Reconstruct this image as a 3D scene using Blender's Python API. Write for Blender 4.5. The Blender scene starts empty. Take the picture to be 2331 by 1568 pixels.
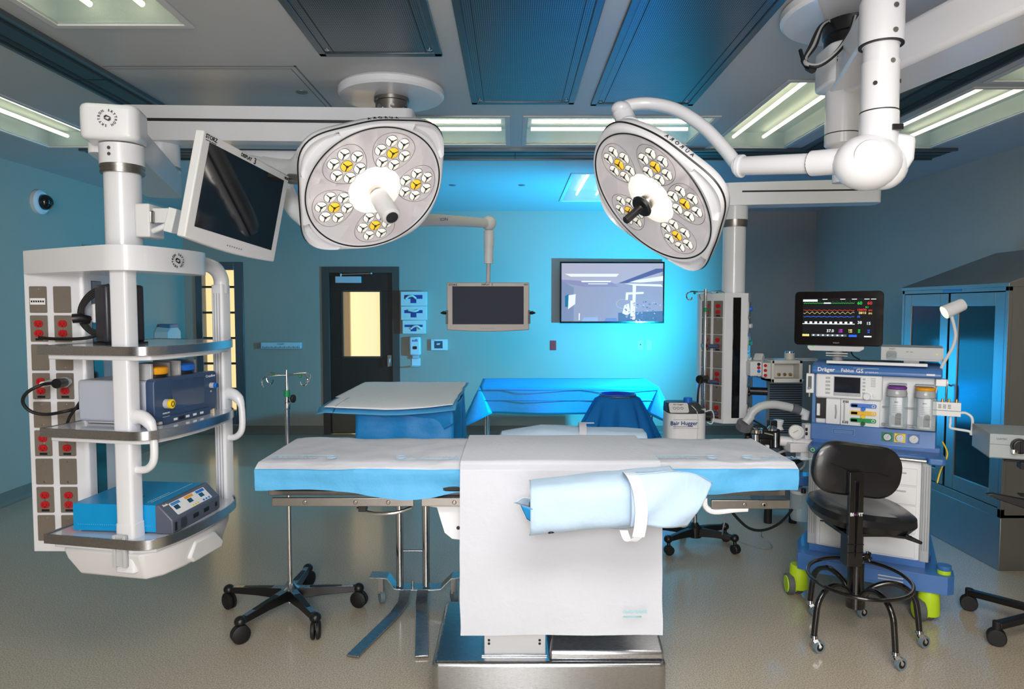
import bpy, bmesh, math, random
from mathutils import Vector as V, Matrix as M, Euler, noise
random.seed(7)
SC = bpy.context.scene
COL = SC.collection
PI = math.pi
# ---------------------------------------------------------------- camera
F = 1560.0; CXP = 1165.5; CYP = 784.0; CH = 1.67; PITCH = math.radians(3.08)
cam = bpy.data.cameras.new('camera'); cam.sensor_fit = 'HORIZONTAL'; cam.sensor_width = 36
cam.lens = 36 * F / 2331.0; cam.clip_start = .05; cam.clip_end = 60
camo = bpy.data.objects.new('camera', cam); COL.objects.link(camo)
camo.location = (0, 0, CH); camo.rotation_euler = (PI / 2 - PITCH, 0, 0)
SC.camera = camo
# ---------------------------------------------------------------- world, exposure
w = bpy.data.worlds.new('world'); SC.world = w; w.use_nodes = True
w.node_tree.nodes['Background'].inputs[0].default_value = (.55, .62, .7, 1)
w.node_tree.nodes['Background'].inputs[1].default_value = .05
SC.view_settings.view_transform = 'Standard'; SC.view_settings.look = 'None'
SC.view_settings.exposure = 0.0; SC.view_settings.gamma = 1; SC.view_settings.use_curve_mapping = False
SC.cycles.use_denoising = True; SC.cycles.max_bounces = 7; SC.cycles.transparent_max_bounces = 12
SC.cycles.sample_clamp_indirect = 6; SC.cycles.caustics_reflective = False; SC.cycles.caustics_refractive = False
# ---------------------------------------------------------------- lights
def area(name, loc, tgt, size, power, col, sy=None, spread=None):
    l = bpy.data.lights.new(name, 'AREA'); l.energy = power; l.color = col; l.shape = 'RECTANGLE'
    l.size = size; l.size_y = sy or size
    if spread: l.spread = math.radians(spread)
    o = bpy.data.objects.new(name, l); COL.objects.link(o); o.location = loc
    o.rotation_euler = (V(tgt) - V(loc)).to_track_quat('-Z', 'Y').to_euler(); return o
def spot(name, loc, tgt, power, col, ang=150, r=.06, blend=.6):
    l = bpy.data.lights.new(name, 'SPOT'); l.energy = power; l.color = col; l.shadow_soft_size = r
    l.spot_size = math.radians(ang); l.spot_blend = blend
    o = bpy.data.objects.new(name, l); COL.objects.link(o); o.location = loc
    o.rotation_euler = (V(tgt) - V(loc)).to_track_quat('-Z', 'Y').to_euler(); return o
area('photo_softbox', (-.3, -2.0, 2.5), (-.3, 3.6, 1.1), 1.4, 128, (1, .985, .96), 1.0)
area('overhead_floor_fill', (.7, .7, 2.86), (.9, 2.0, 0), 1.8, 54, (1, .95, .88), 1.0, 125)  # unseen fill lamp added overhead to brighten the near floor
area('ceiling_fill', (0, -1.6, .9), (0, 2.8, 2.92), 1.8, 62, (1, .97, .94), 1.2)  # added lamp pointing up, lightens the ceiling
spot('cyan_gel_strobe', (2.2, 6.6, 1.42), (-.6, 8.97, 1.75), 1000, (0.01, .52, 1.0), 138, .05, .75)
area('cyan_cabinet_fill', (2.35, 5.75, 1.05), (3.09, 4.6, .95), .5, 7, (0.012, .45, 1.0), .7)  # added cyan lamp, hidden behind the machine, tints the cabinet front
# ---------------------------------------------------------------- materials
def lin(c):
    return tuple(((x / 255) / 12.92 if x / 255 <= .04045 else ((x / 255 + .055) / 1.055) ** 2.4) for x in c)
_mats = {}
def mat(name, rgb=(200, 200, 200), rough=.45, metal=0., emit=None, es=1., coat=0., var=.06, scale=14, bump=0., bscale=60, trans=0., alpha=1., spec=.5, stretch=None):
    if name in _mats: return _mats[name]
    m = bpy.data.materials.new(name); m.use_nodes = True; nt = m.node_tree; b = nt.nodes['Principled BSDF']
    c = lin(rgb)
    tc = nt.nodes.new('ShaderNodeTexCoord'); mp = nt.nodes.new('ShaderNodeMapping'); nt.links.new(tc.outputs['Object'], mp.inputs[0])
    if stretch: mp.inputs['Scale'].default_value = stretch
    no = nt.nodes.new('ShaderNodeTexNoise'); no.inputs['Scale'].default_value = scale; no.inputs['Detail'].default_value = 3
    nt.links.new(mp.outputs[0], no.inputs['Vector'])
    mx = nt.nodes.new('ShaderNodeMix'); mx.data_type = 'RGBA'
    mx.inputs[6].default_value = (*[x * (1 - var) for x in c], 1); mx.inputs[7].default_value = (*[min(1, x * (1 + var)) for x in c], 1)
    nt.links.new(no.outputs['Fac'], mx.inputs[0]); nt.links.new(mx.outputs[2], b.inputs['Base Color'])
    mr = nt.nodes.new('ShaderNodeMapRange'); mr.inputs['To Min'].default_value = max(0, rough - .04); mr.inputs['To Max'].default_value = min(1, rough + .04)
    nt.links.new(no.outputs['Fac'], mr.inputs['Value']); nt.links.new(mr.outputs[0], b.inputs['Roughness'])
    b.inputs['Metallic'].default_value = metal; b.inputs['Coat Weight'].default_value = coat; b.inputs['Coat Roughness'].default_value = .08
    b.inputs['Specular IOR Level'].default_value = spec
    b.inputs['Transmission Weight'].default_value = trans; b.inputs['Alpha'].default_value = alpha
    if emit: b.inputs['Emission Color'].default_value = (*lin(emit), 1); b.inputs['Emission Strength'].default_value = es
    if bump:
        n2 = nt.nodes.new('ShaderNodeTexNoise'); n2.inputs['Scale'].default_value = bscale; n2.inputs['Detail'].default_value = 4
        nt.links.new(mp.outputs[0], n2.inputs['Vector'])
        bp = nt.nodes.new('ShaderNodeBump'); bp.inputs['Strength'].default_value = bump; bp.inputs['Distance'].default_value = .02
        nt.links.new(n2.outputs['Fac'], bp.inputs['Height']); nt.links.new(bp.outputs[0], b.inputs['Normal'])
    _mats[name] = m; return m
def glassy(name, rgb, clear=.8, rough=.05):
    """thin clear sheet: see-through with a glossy surface"""
    if name in _mats: return _mats[name]
    m = bpy.data.materials.new(name); m.use_nodes = True; nt = m.node_tree; nt.nodes.clear()
    o = nt.nodes.new('ShaderNodeOutputMaterial'); t = nt.nodes.new('ShaderNodeBsdfTransparent'); g = nt.nodes.new('ShaderNodeBsdfGlossy')
    d = nt.nodes.new('ShaderNodeBsdfDiffuse'); d.inputs[0].default_value = (*lin(rgb), 1)
    t.inputs[0].default_value = (*[.5 + .5 * x for x in lin(rgb)], 1); g.inputs['Roughness'].default_value = rough
    fr = nt.nodes.new('ShaderNodeFresnel'); fr.inputs[0].default_value = 1.5
    a = nt.nodes.new('ShaderNodeMixShader'); a.inputs[0].default_value = clear; b = nt.nodes.new('ShaderNodeMixShader')
    nt.links.new(d.outputs[0], a.inputs[1]); nt.links.new(t.outputs[0], a.inputs[2])
    ge = nt.nodes.new('ShaderNodeNewGeometry'); mu = nt.nodes.new('ShaderNodeMath'); mu.operation = 'SUBTRACT'; mu.inputs[0].default_value = 1; mm = nt.nodes.new('ShaderNodeMath'); mm.operation = 'MULTIPLY'
    nt.links.new(ge.outputs['Backfacing'], mu.inputs[1]); nt.links.new(mu.outputs[0], mm.inputs[0]); nt.links.new(fr.outputs[0], mm.inputs[1])
    nt.links.new(mm.outputs[0], b.inputs[0]); nt.links.new(a.outputs[0], b.inputs[1]); nt.links.new(g.outputs[0], b.inputs[2])
    nt.links.new(b.outputs[0], o.inputs[0]); _mats[name] = m; return m
WALL = mat('painted_wall', (168, 157, 143), .5, bump=.03, bscale=300, var=.02, scale=3)
CEIL = mat('ceiling_panel', (186, 188, 190), .34, var=.005, scale=.5)
BASE = mat('coved_base', (120, 112, 100), .5)
WHITE = mat('white_enamel', (226, 227, 232), .3, coat=.3, var=.015)
WHITE2 = mat('white_plastic', (218, 218, 220), .45, var=.02)
GREYW = mat('pale_grey_plastic', (188, 190, 192), .42, var=.03)
BEIGE = mat('warm_grey_plastic', (170, 162, 156), .4, var=.03)
STEEL = mat('brushed_steel', (182, 184, 188), .27, 1, var=.12, scale=40, stretch=(1, 30, 30))
STEELD = mat('satin_steel', (150, 146, 142), .36, 1, var=.08, scale=50)
PLATE = mat('steel_wall_plate', (148, 138, 128), .42, .55, var=.08, scale=80)
CHROME = mat('chrome', (215, 215, 218), .1, 1, var=.02)
BLACK = mat('black_plastic', (18, 18, 20), .38)
BLACKG = mat('black_gloss', (10, 10, 12), .12, coat=.6)
VINYL = mat('black_vinyl', (22, 23, 27), .3, coat=.25, bump=.04, bscale=220)
RUBBER = mat('black_rubber', (16, 16, 17), .6)
BLKENAMEL = mat('black_enamel', (12, 12, 14), .25, coat=.5)
GROOVE = mat('dark_groove', (26, 26, 30), .5)
RED = mat('red_outlet', (186, 22, 30), .4)
DKBLUE = mat('slate_blue_plastic', (52, 72, 104), .38, coat=.2)
GENB = mat('sky_blue_metal', (0, 145, 205), .35)
DRAG = mat('mid_blue_plastic', (62, 112, 178), .4, coat=.15)
LIME = mat('lime_plastic', (188, 222, 34), .45)
YEL = mat('yellow_plastic', (242, 206, 30), .35)
BLUEK = mat('bright_blue_plastic', (24, 110, 215), .35)
GREEN = mat('green_plastic', (10, 135, 80), .4)
PURP = mat('purple_plastic', (120, 60, 150), .4)
ORNG = mat('amber_plastic', (240, 165, 20), .4)
SCROFF = mat('dark_screen', (14, 17, 24), .06, coat=.8)
SCRGREY = mat('grey_lcd', (52, 56, 70), .5, spec=.12)
INK = mat('black_ink', (20, 20, 24), .5)
INKB = mat('blue_ink', (60, 140, 205), .6)
INKW = mat('white_ink', (235, 235, 238), .5)
INKN = mat('navy_ink', (30, 60, 130), .5)
DRW = mat('white_drape_paper', (198, 201, 211), .75, bump=.12, bscale=45, var=.02)
DRB = mat('light_blue_drape', (82, 166, 216), .62, bump=.15, bscale=40, var=.05)
DRLB = mat('pale_blue_drape', (178, 202, 226), .7, bump=.14, bscale=40, var=.04)
DRK = mat('deep_blue_drape', (15, 132, 205), .5, bump=.12, bscale=35, var=.06)
SHEER = glassy('sheer_blue_film', (50, 150, 232), .4, .35)
CLEAR = glassy('clear_plastic', (225, 235, 240), .75, .1)
# ---------------------------------------------------------------- builders
def P(px, py, Y):
    """photo pixel on the plane at depth Y -> point"""
    a = (px - CXP) / F; b = (CYP - py) / F; c, s = math.cos(PITCH), math.sin(PITCH)
    d = V((a, c + b * s, b * c - s)); return V((0, 0, CH)) + d * (Y / d.y)
def Pz(px, py, z):
    a = (px - CXP) / F; b = (CYP - py) / F; c, s = math.cos(PITCH), math.sin(PITCH)
    d = V((a, c + b * s, b * c - s)); return V((0, 0, CH)) + d * ((z - CH) / d.z)
def frame(z, x=None):
    z = V(z).normalized(); x = V(x) if x else V((1, 0, 0))
    if abs(x.normalized().dot(z)) > .98: x = V((0, 1, 0))
    y = z.cross(x).normalized(); x = y.cross(z)
    return M(((x.x, y.x, z.x), (x.y, y.y, z.y), (x.z, y.z, z.z)))
def spline(pts, n=6, closed=False):
    pts = [V(p) for p in pts]; out = []; N = len(pts)
    for i in range(N if closed else N - 1):
        if closed: a, b, c, d = pts[i - 1], pts[i], pts[(i + 1) % N], pts[(i + 2) % N]
        else: a, b, c, d = pts[max(0, i - 1)], pts[i], pts[i + 1], pts[min(N - 1, i + 2)]
        for k in range(n):
            t = k / n
            out.append(.5 * (2 * b + (c - a) * t + (2 * a - 5 * b + 4 * c - d) * t * t + (3 * b - a - 3 * c + d) * t ** 3))
    if not closed: out.append(pts[-1])
    return out
def rrect(w, h, r, n=4, cx=0, cy=0):
    o = []
    for sx, sy, a0 in ((1, 1, 0), (-1, 1, 90), (-1, -1, 180), (1, -1, 270)):
        for k in range(n + 1):
            a = math.radians(a0 + 90 * k / n); o.append((cx + sx * (w / 2 - r) + r * math.cos(a), cy + sy * (h / 2 - r) + r * math.sin(a)))
    return o
class G:
    def __init__(s, m=None):
        s.bm = bmesh.new(); s.m = m or M.Identity(4); s.mi = 0; s.mats = []
    def use(s, mt):
        if mt not in s.mats: s.mats.append(mt)
        s.mi = s.mats.index(mt); return s
    def v(s, p): return s.bm.verts.new(s.m @ V(p))
    def f(s, vs, smooth=True):
        try: f = s.bm.faces.new(vs)
        except ValueError: return
        f.material_index = s.mi; f.smooth = smooth
    def box(s, x0, x1, y0, y1, z0, z1):
        p = [s.v((x, y, z)) for x in (x0, x1) for y in (y0, y1) for z in (z0, z1)]
        for q in ((0, 1, 3, 2), (4, 6, 7, 5), (0, 4, 5, 1), (2, 3, 7, 6), (0, 2, 6, 4), (1, 5, 7, 3)): s.f([p[i] for i in q])
        return s
    def obox(s, c, size, rot=None):
        old = s.m; s.m = old @ M.Translation(V(c)) @ (rot.to_4x4() if rot else M.Identity(4))
        a, b, d = [x / 2 for x in size]; s.box(-a, a, -b, b, -d, d); s.m = old; return s
    def bar(s, p0, p1, w, h, up=(0, 0, 1)):
        """box of width w and height h from p0 to p1"""
        p0, p1 = V(p0), V(p1); y = (p1 - p0); L = y.length; y.normalize(); x = y.cross(V(up)).normalized(); z = x.cross(y)
        return s.obox((p0 + p1) / 2, (w, L, h), M(((x.x, y.x, z.x), (x.y, y.y, z.y), (x.z, y.z, z.z))))
    def rings(s, rings, cap=True, closed=False):
        vs = [[s.v(p) for p in r] for r in rings]; n = len(vs[0]); R = len(vs)
        for i in range(R if closed else R - 1):
            a, b = vs[i], vs[(i + 1) % R]
            for k in range(n): s.f([a[k], a[(k + 1) % n], b[(k + 1) % n], b[k]])
        if cap and not closed: s.f(vs[0][::-1]); s.f(vs[-1])
        return s
    def lathe(s, prof, c=(0, 0, 0), ax=(0, 0, 1), n=28, cap=True):
        fr = frame(ax); c = V(c)
        return s.rings([[c + fr @ V((max(r, 1e-5) * math.cos(2 * PI * k / n), max(r, 1e-5) * math.sin(2 * PI * k / n), z)) for k in range(n)] for r, z in prof], cap)
    def cyl(s, p0, p1, r, r1=None, n=24):
        p0, p1 = V(p0), V(p1); return s.lathe([(r, 0), (r if r1 is None else r1, (p1 - p0).length)], p0, p1 - p0, n)
    def tube(s, pts, r, n=10, closed=False, flat=1.):
        pts = [V(p) for p in pts]; N = len(pts); rr = []; up = None
        for i, p in enumerate(pts):
            t = (pts[(i + 1) % N] - pts[i - 1]) if closed else (pts[min(N - 1, i + 1)] - pts[max(0, i - 1)])
            t.normalize()
            if up is None: up = V((0, 0, 1)) if abs(t.z) < .9 else V((1, 0, 0))
            x = t.cross(up); x = x.normalized() if x.length > 1e-6 else V((1, 0, 0)); y = x.cross(t); up = y
            ri = r[i] if isinstance(r, (list, tuple)) else r
            rr.append([p + x * math.cos(2 * PI * k / n) * ri + y * math.sin(2 * PI * k / n) * ri * flat for k in range(n)])
        return s.rings(rr, True, closed)
    def torus(s, c, ax, R, r, n=40, k=8):
        fr = frame(ax); return s.tube([V(c) + fr @ V((R * math.cos(2 * PI * i / n), R * math.sin(2 * PI * i / n), 0)) for i in range(n)], r, k, True)
    def prism(s, poly, d0, d1, axis='z', top=1., tc=(0, 0)):
        """poly in the plane across axis, from d0 to d1; top scales the far end about tc"""
        def q(a, b, d): return {'z': (a, b, d), 'y': (a, d, b), 'x': (d, a, b)}[axis]
        r0 = [q(a, b, d0) for a, b in poly]; r1 = [q(tc[0] + (a - tc[0]) * top, tc[1] + (b - tc[1]) * top, d1) for a, b in poly]
        return s.rings([r0, r1])
    def sph(s, c, r, sc=(1, 1, 1), n=20, k=12):
        c = V(c); return s.rings([[c + V((sc[0] * r * math.sin(PI * j / k) * math.cos(2 * PI * i / n), sc[1] * r * math.sin(PI * j / k) * math.sin(2 * PI * i / n), sc[2] * r * math.cos(PI * j / k))) for i in range(n)] for j in ([.02] + list(range(1, k)) + [k - .02])])
    def grid(s, fn, nu, nv, mf=None):
        vs = [[s.v(fn(i / nu, j / nv)) for j in range(nv + 1)] for i in range(nu + 1)]
        for i in range(nu):
            for j in range(nv):
                if mf: s.mi = mf((i + .5) / nu, (j + .5) / nv)
                s.f([vs[i][j], vs[i + 1][j], vs[i + 1][j + 1], vs[i][j + 1]])
        return s
    def text(s, t, size, m4, ax='CENTER', ext=.0004, bold=0.):
        cu = bpy.data.curves.new('t', 'FONT'); cu.body = t; cu.size = size; cu.align_x = ax; cu.align_y = 'CENTER'; cu.extrude = ext; cu.offset = bold; cu.resolution_u = 2
        ob = bpy.data.objects.new('t', cu); me = bpy.data.meshes.new_from_object(ob)
        vs = [s.v(m4 @ v.co) for v in me.vertices]
        for p in me.polygons: s.f([vs[i] for i in p.vertices], False)
        bpy.data.objects.remove(ob); bpy.data.curves.remove(cu); bpy.data.meshes.remove(me); return s
    def build(s, name, mt=None, parent=None, bev=0., seg=2, loc=None, sub=0, solid=0., kind=None, ang=35, recalc=True, label=None):
        bm = s.bm
        if recalc: bmesh.ops.recalc_face_normals(bm, faces=bm.faces)
        for e in bm.edges:
            if len(e.link_faces) == 2 and e.calc_face_angle(0) > math.radians(ang): e.smooth = False
        me = bpy.data.meshes.new(name); bm.to_mesh(me); bm.free()
        for x in (s.mats or [mt]): me.materials.append(x)
        o = bpy.data.objects.new(name, me); COL.objects.link(o)
        if parent: o.parent = parent
        if loc: o.location = loc
        if sub: q = o.modifiers.new('s', 'SUBSURF'); q.levels = q.render_levels = sub
        if solid: q = o.modifiers.new('t', 'SOLIDIFY'); q.thickness = solid; q.offset = 0
        if bev: q = o.modifiers.new('b', 'BEVEL'); q.width = bev; q.segments = seg; q.limit_method = 'ANGLE'; q.angle_limit = math.radians(35); q.harden_normals = False
        if kind: o['kind'] = kind
        if label: o['label'] = label
        return o
def thing(name, label, cat, loc=(0, 0, 0), rotz=0, group=None, mw=None):
    o = bpy.data.objects.new(name, None); COL.objects.link(o); o.empty_display_size = .05
    if mw is not None: o.matrix_world = mw
    else: o.location = loc; o.rotation_euler = (0, 0, rotz)
    o['label'] = label; o['category'] = cat
    if group: o['group'] = group
    return o
def tag(o, label, cat, group=None):
    o['label'] = label; o['category'] = cat
    if group: o['group'] = group
    return o
def dup(root, label=None, loc=None, rotz=None):
    def cp(o, par):
        c = o.copy(); COL.objects.link(c); c.parent = par
        for ch in [x for x in list(o.children)]: cp(ch, c)
        return c
    r = cp(root, None)
    if loc is not None: r.location = loc
    if rotz is not None: r.rotation_euler = (0, 0, rotz)
    if label: r['label'] = label
    return r
def RZ(a): return M.Rotation(math.radians(a), 4, 'Z')
def RX(a): return M.Rotation(math.radians(a), 4, 'X')
def RY(a): return M.Rotation(math.radians(a), 4, 'Y')
def T(x, y, z): return M.Translation((x, y, z))
FRONT = RX(90)   # text facing -Y
# ================================================================ the room
XL, XR, YB, YF, ZC = -4.28, 3.95, 8.97, -2.6, 2.92
def holed(g, u0, u1, v0, v1, d0, d1, holes, axis):
    us = sorted({u0, u1, *[h[0] for h in holes], *[h[1] for h in holes]}); vs = sorted({v0, v1, *[h[2] for h in holes], *[h[3] for h in holes]})
    for i in range(len(us) - 1):
        for j in range(len(vs) - 1):
            a, b = (us[i] + us[i + 1]) / 2, (vs[j] + vs[j + 1]) / 2
            if any(h[0] < a < h[1] and h[2] < b < h[3] for h in holes): continue
            if axis == 'z': g.box(us[i], us[i + 1], vs[j], vs[j + 1], d0, d1)
            else: g.box(us[i], us[i + 1], d0, d1, vs[j], vs[j + 1])
# floor: speckled sheet vinyl, polished
fm = mat('speckled_vinyl_floor', (158, 149, 134), .3, coat=.45)
nt = fm.node_tree; b = nt.nodes['Principled BSDF']; b.inputs['Coat Roughness'].default_value = .12
n1 = nt.nodes.new('ShaderNodeTexNoise'); n1.inputs['Scale'].default_value = 150; n1.inputs['Detail'].default_value = 5
tc = nt.nodes.new('ShaderNodeTexCoord'); nt.links.new(tc.outputs['Object'], n1.inputs['Vector'])
cr = nt.nodes.new('ShaderNodeValToRGB'); e = cr.color_ramp.elements; e[0].position = .38; e[0].color = (*lin((160, 148, 130)), 1); e[1].position = .62; e[1].color = (*lin((210, 197, 177)), 1)
nt.links.new(n1.outputs['Fac'], cr.inputs[0]); nt.links.new(cr.outputs[0], b.inputs['Base Color'])
for l in list(b.inputs['Roughness'].links): nt.links.remove(l)
b.inputs['Roughness'].default_value = .36
G().box(XL - .1, XR + .1, YF - .1, YB + .1, -.1, 0).build('floor', fm, kind='structure')
# ceiling with real openings for the lights and air diffusers
TROF = [(-2.01, -1.44, 1.75, 3.10), (-3.6, -3.02, 4.05, 5.40), (-3.6, -3.02, 2.6, 3.95), (-1.28, -.04, 4.57, 5.32), (.1, 1.34, 4.57, 5.32), (1.54, 2.12, 3.86, 5.42), (2.64, 3.26, 3.98, 5.42), (.58, 1.16, 6.48, 8.12), (2.64, 3.26, 2.4, 3.85)]
DIFF = [(-.937, -.352, 1.95, 3.45), (-.237, .369, 2.75, 4.25), (.49, 1.10, 2.75, 4.28)]
TR = [(-2.385, -2.15, YF, 5.44), (2.28, 2.5, YF, 5.44), (-3.4, 3.5, 5.46, 5.8)]
g = G(); holed(g, XL - .1, XR + .1, YF - .1, YB + .1, ZC, ZC + .12, TROF + DIFF, 'z'); g.build('ceiling', CEIL, kind='structure')
WIN = (-4.06, -3.56, .2, 2.2); DOR = (-2.42, -1.53, 0, 2.15)
g = G(); holed(g, XL - .1, XR + .1, 0, ZC, YB, YB + .12, [WIN, DOR], 'y'); g.build('wall_back', WALL, kind='structure')
G().box(XL - .12, XL, YF, YB, 0, ZC).build('wall_left', WALL, kind='structure')
G().box(XR, XR + .12, YF, YB, 0, ZC).build('wall_right', WALL, kind='structure')
G().box(XL, XR, YF - .12, YF, 0, ZC).build('wall_front', WALL, kind='structure')
# coved base
def cove(name, p0, p1, nrm):
    p0, p1, nrm = V(p0), V(p1), V(nrm)
    prof = [(0, 0), (.03, 0), (.018, .006), (.01, .02), (.006, .05), (.006, .115), (0, .115)]
    G().rings([[p + nrm * a + V((0, 0, b)) for a, b in prof] for p in (p0, p1)]).build(name, BASE, kind='structure')
cove('baseboard_left', (XL, YF, 0), (XL, YB, 0), (1, 0, 0)); cove('baseboard_right', (XR, YF, 0), (XR, YB, 0), (-1, 0, 0))
g = G()
cove('baseboard_back', (-1.47, YB, 0), (XR, YB, 0), (0, -1, 0)); cove('baseboard_back.001', (XL, YB, 0), (-2.49, YB, 0), (0, -1, 0))
# brownish strip in place of a shadow on the left wall
G().box(XL, XL + .008, 6.86, 7.06, .12, 2.3).build('trim_1', mat('brown_shadow', (150, 135, 110), .5), kind='structure')
# tracks in the ceiling
TRK = mat('dark_track_metal', (52, 66, 74), .35, .6)
for i, (a, b_, c, d) in enumerate(TR):
    g = G().use(TRK); g.box(a, b_, c, d, ZC - .012, ZC); g.use(GROOVE)
    if i < 2:
        w_ = b_ - a
        for f0 in (.18, .72): g.box(a + w_ * f0, a + w_ * f0 + .022, c, d, ZC - .0135, ZC - .011)
        for yy in (2.0, 3.8): g.box(a, b_, yy, yy + .006, ZC - .0135, ZC - .011)
        g.use(mat('track_lip', (92, 104, 110), .3, .6)); g.box(a - .012, a + .01, c, d, ZC - .022, ZC); g.box(b_ - .01, b_ + .012, c, d, ZC - .022, ZC)
    else:
        for f0 in (.25, .6): g.box(a, b_, c + .34 * f0, c + .34 * f0 + .02, ZC - .0135, ZC - .011)
        g.box(.02, .03, c, d, ZC - .0135, ZC - .011)
        g.use(mat('track_lip')); g.box(a, b_, c - .012, c + .015, ZC - .022, ZC); g.box(a, b_, d - .015, d + .012, ZC - .022, ZC)
    g.build('trim_%d' % (i + 2), kind='structure')
# access panel seam
g = G()
for a, b_, c, d in ((-2.12, -1.12, 3.62, 3.63), (-1.13, -1.12, 3.62, 4.5), (-2.12, -1.16, 3.66, 3.665), (-1.16, -1.155, 3.66, 4.5)): g.box(a, b_, c, d, ZC - .002, ZC)
g.build('trim_5', mat('seam', (120, 122, 124), .6), kind='structure')
# recessed lights
TUBE = mat('fluorescent_tube', (255, 240, 205), .4, emit=(255, 234, 190), es=12.)
LENS = glassy('prismatic_lens', (205, 222, 226), .72, .22)
FRM = mat('white_fixture_frame', (205, 208, 210), .4)
tl = ['square ended recessed ceiling light in the top corner over the equipment boom', 'long recessed ceiling light behind the left arm of the equipment boom', 'recessed ceiling light beyond the dark ceiling track, near the wall with the dome camera', 'crosswise recessed ceiling light, behind the big surgical lamp with white handle', 'crosswise recessed ceiling light, between the two surgical lamp heads', 'recessed ceiling light with cyan reflections beside the cable-hung arm column', 'recessed ceiling light outside the right ceiling track', 'small recessed ceiling light over the wall-mounted television', 'recessed ceiling light outside the right track, cut by the picture edge']
for i, (a, b_, c, d) in enumerate(TROF):
    t = thing('ceiling_light', tl[i], 'ceiling light', ((a + b_) / 2, (c + d) / 2, ZC), 0, 'recessed ceiling lights')
    hx, hy = (b_ - a) / 2, (d - c) / 2; fr_ = .028
    g = G()
    for q in ((-hx - fr_, hx + fr_, -hy - fr_, -hy + .004), (-hx - fr_, hx + fr_, hy - .004, hy + fr_), (-hx - fr_, -hx + .004, -hy, hy), (hx - .004, hx + fr_, -hy, hy)): g.box(*q, -.008, .0)
    g.build('frame', FRM, t, .002)
    g = G(); h = .11
    g.box(-hx, hx, -hy, hy, h, h + .01)
    for q in ((-hx, -hx + .006, -hy, hy), (hx - .006, hx, -hy, hy), (-hx, hx, -hy, -hy + .006), (-hx, hx, hy - .006, hy)): g.box(*q, 0, h)
    g.build('housing', mat('fixture_inner_white', (190, 196, 196), .5), t)
    G().box(-hx + .006, hx - .006, -hy + .006, hy - .006, .002, .006).build('lens', LENS, t)
    for k in ((-.55, 0, .55) if i in (3, 4) else (-.4, .4)):
        if hx > hy: G().cyl((-hx + .04, hy * k, .07), (hx - .04, hy * k, .07), .013, n=10).build('tube', TUBE, t)
        else: G().cyl((hx * k, -hy + .04, .07), (hx * k, hy - .04, .07), .013, n=10).build('tube', TUBE, t)
# air diffusers: perforated steel
pm = mat('perforated_steel', (96, 112, 122), .3, .85, var=.05, scale=6)
nt = pm.node_tree; b = nt.nodes['Principled BSDF']; vo = nt.nodes.new('ShaderNodeTexVoronoi'); vo.inputs['Scale'].default_value = 110; vo.inputs['Randomness'].default_value = 0
tc = nt.nodes.new('ShaderNodeTexCoord'); nt.links.new(tc.outputs['Object'], vo.inputs['Vector'])
cr = nt.nodes.new('ShaderNodeValToRGB'); e = cr.color_ramp.elements; e[0].position = .30; e[0].color = (.02, .02, .025, 1); e[1].position = .40; e[1].color = (*lin((110, 124, 134)), 1)
nt.links.new(vo.outputs['Distance'], cr.inputs[0]); nt.links.new(cr.outputs[0], b.inputs['Base Color'])
dl = ['dark perforated ceiling air diffuser, above the big round ceiling flange', 'middle perforated ceiling air diffuser, lit blue', 'perforated blue-lit ceiling air diffuser nearest the cable-hung arm column']
DF = mat('diffuser_frame', (88, 100, 108), .3, .8)
for i, (a, b_, c, d) in enumerate(DIFF):
    t = thing('air_diffuser', dl[i], 'air vent', ((a + b_) / 2, (c + d) / 2, ZC), 0, 'ceiling air diffusers')
    hx, hy = (b_ - a) / 2, (d - c) / 2
    g = G()
    for q in ((-hx - .008, hx + .008, -hy - .008, -hy + .05), (-hx - .008, hx + .008, hy - .035, hy + .008), (-hx - .008, -hx + .028, -hy, hy), (hx - .028, hx + .008, -hy, hy)): g.box(*q, -.014, .0)
    g.use(DF); g.build('frame', DF, t, .003)
    g = G().use(pm); g.box(-hx + .02, hx - .02, -hy + .03, hy - .03, -.008, -.004)
    g.use(GROOVE); g.box(-hx + .066, -hx + .07, -hy + .03, hy - .03, -.0095, -.0078); g.box(hx - .07, hx - .066, -hy + .03, hy - .03, -.0095, -.0078)
    g.build('perforated_plate', None, t)
    g = G()
    for sx in (-1, 1):
        for sy in (-1, 1): g.lathe([(.012, 0), (.012, .004), (.006, .008)], (sx * (hx - .045), sy * (hy - .075), -.006), (0, 0, -1), 12)
    g.build('screws', CHROME, t, kind='stuff')
# small ceiling discs
sp = []
for i, (px, py) in enumerate(((1030, 421), (1188, 421), (687, 209))):
    p = Pz(px, py, ZC)
    o = G().lathe([(.034, 0), (.034, .005), (.02, .009), (0, .009)], (p.x, p.y, ZC), (0, 0, -1), 16).build('sprinkler', mat('grey_disc', (120, 128, 132), .4, .5))
    tag(o, ['flat grey sprinkler disc on the blue-lit ceiling, nearer the white-handled surgical lamp', 'flat grey sprinkler disc on the blue-lit ceiling, nearer the small ceiling light above the television', 'flat grey sprinkler disc by the access panel seam, left of the round ceiling flange'][i], 'sprinkler', 'ceiling sprinklers')
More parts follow.
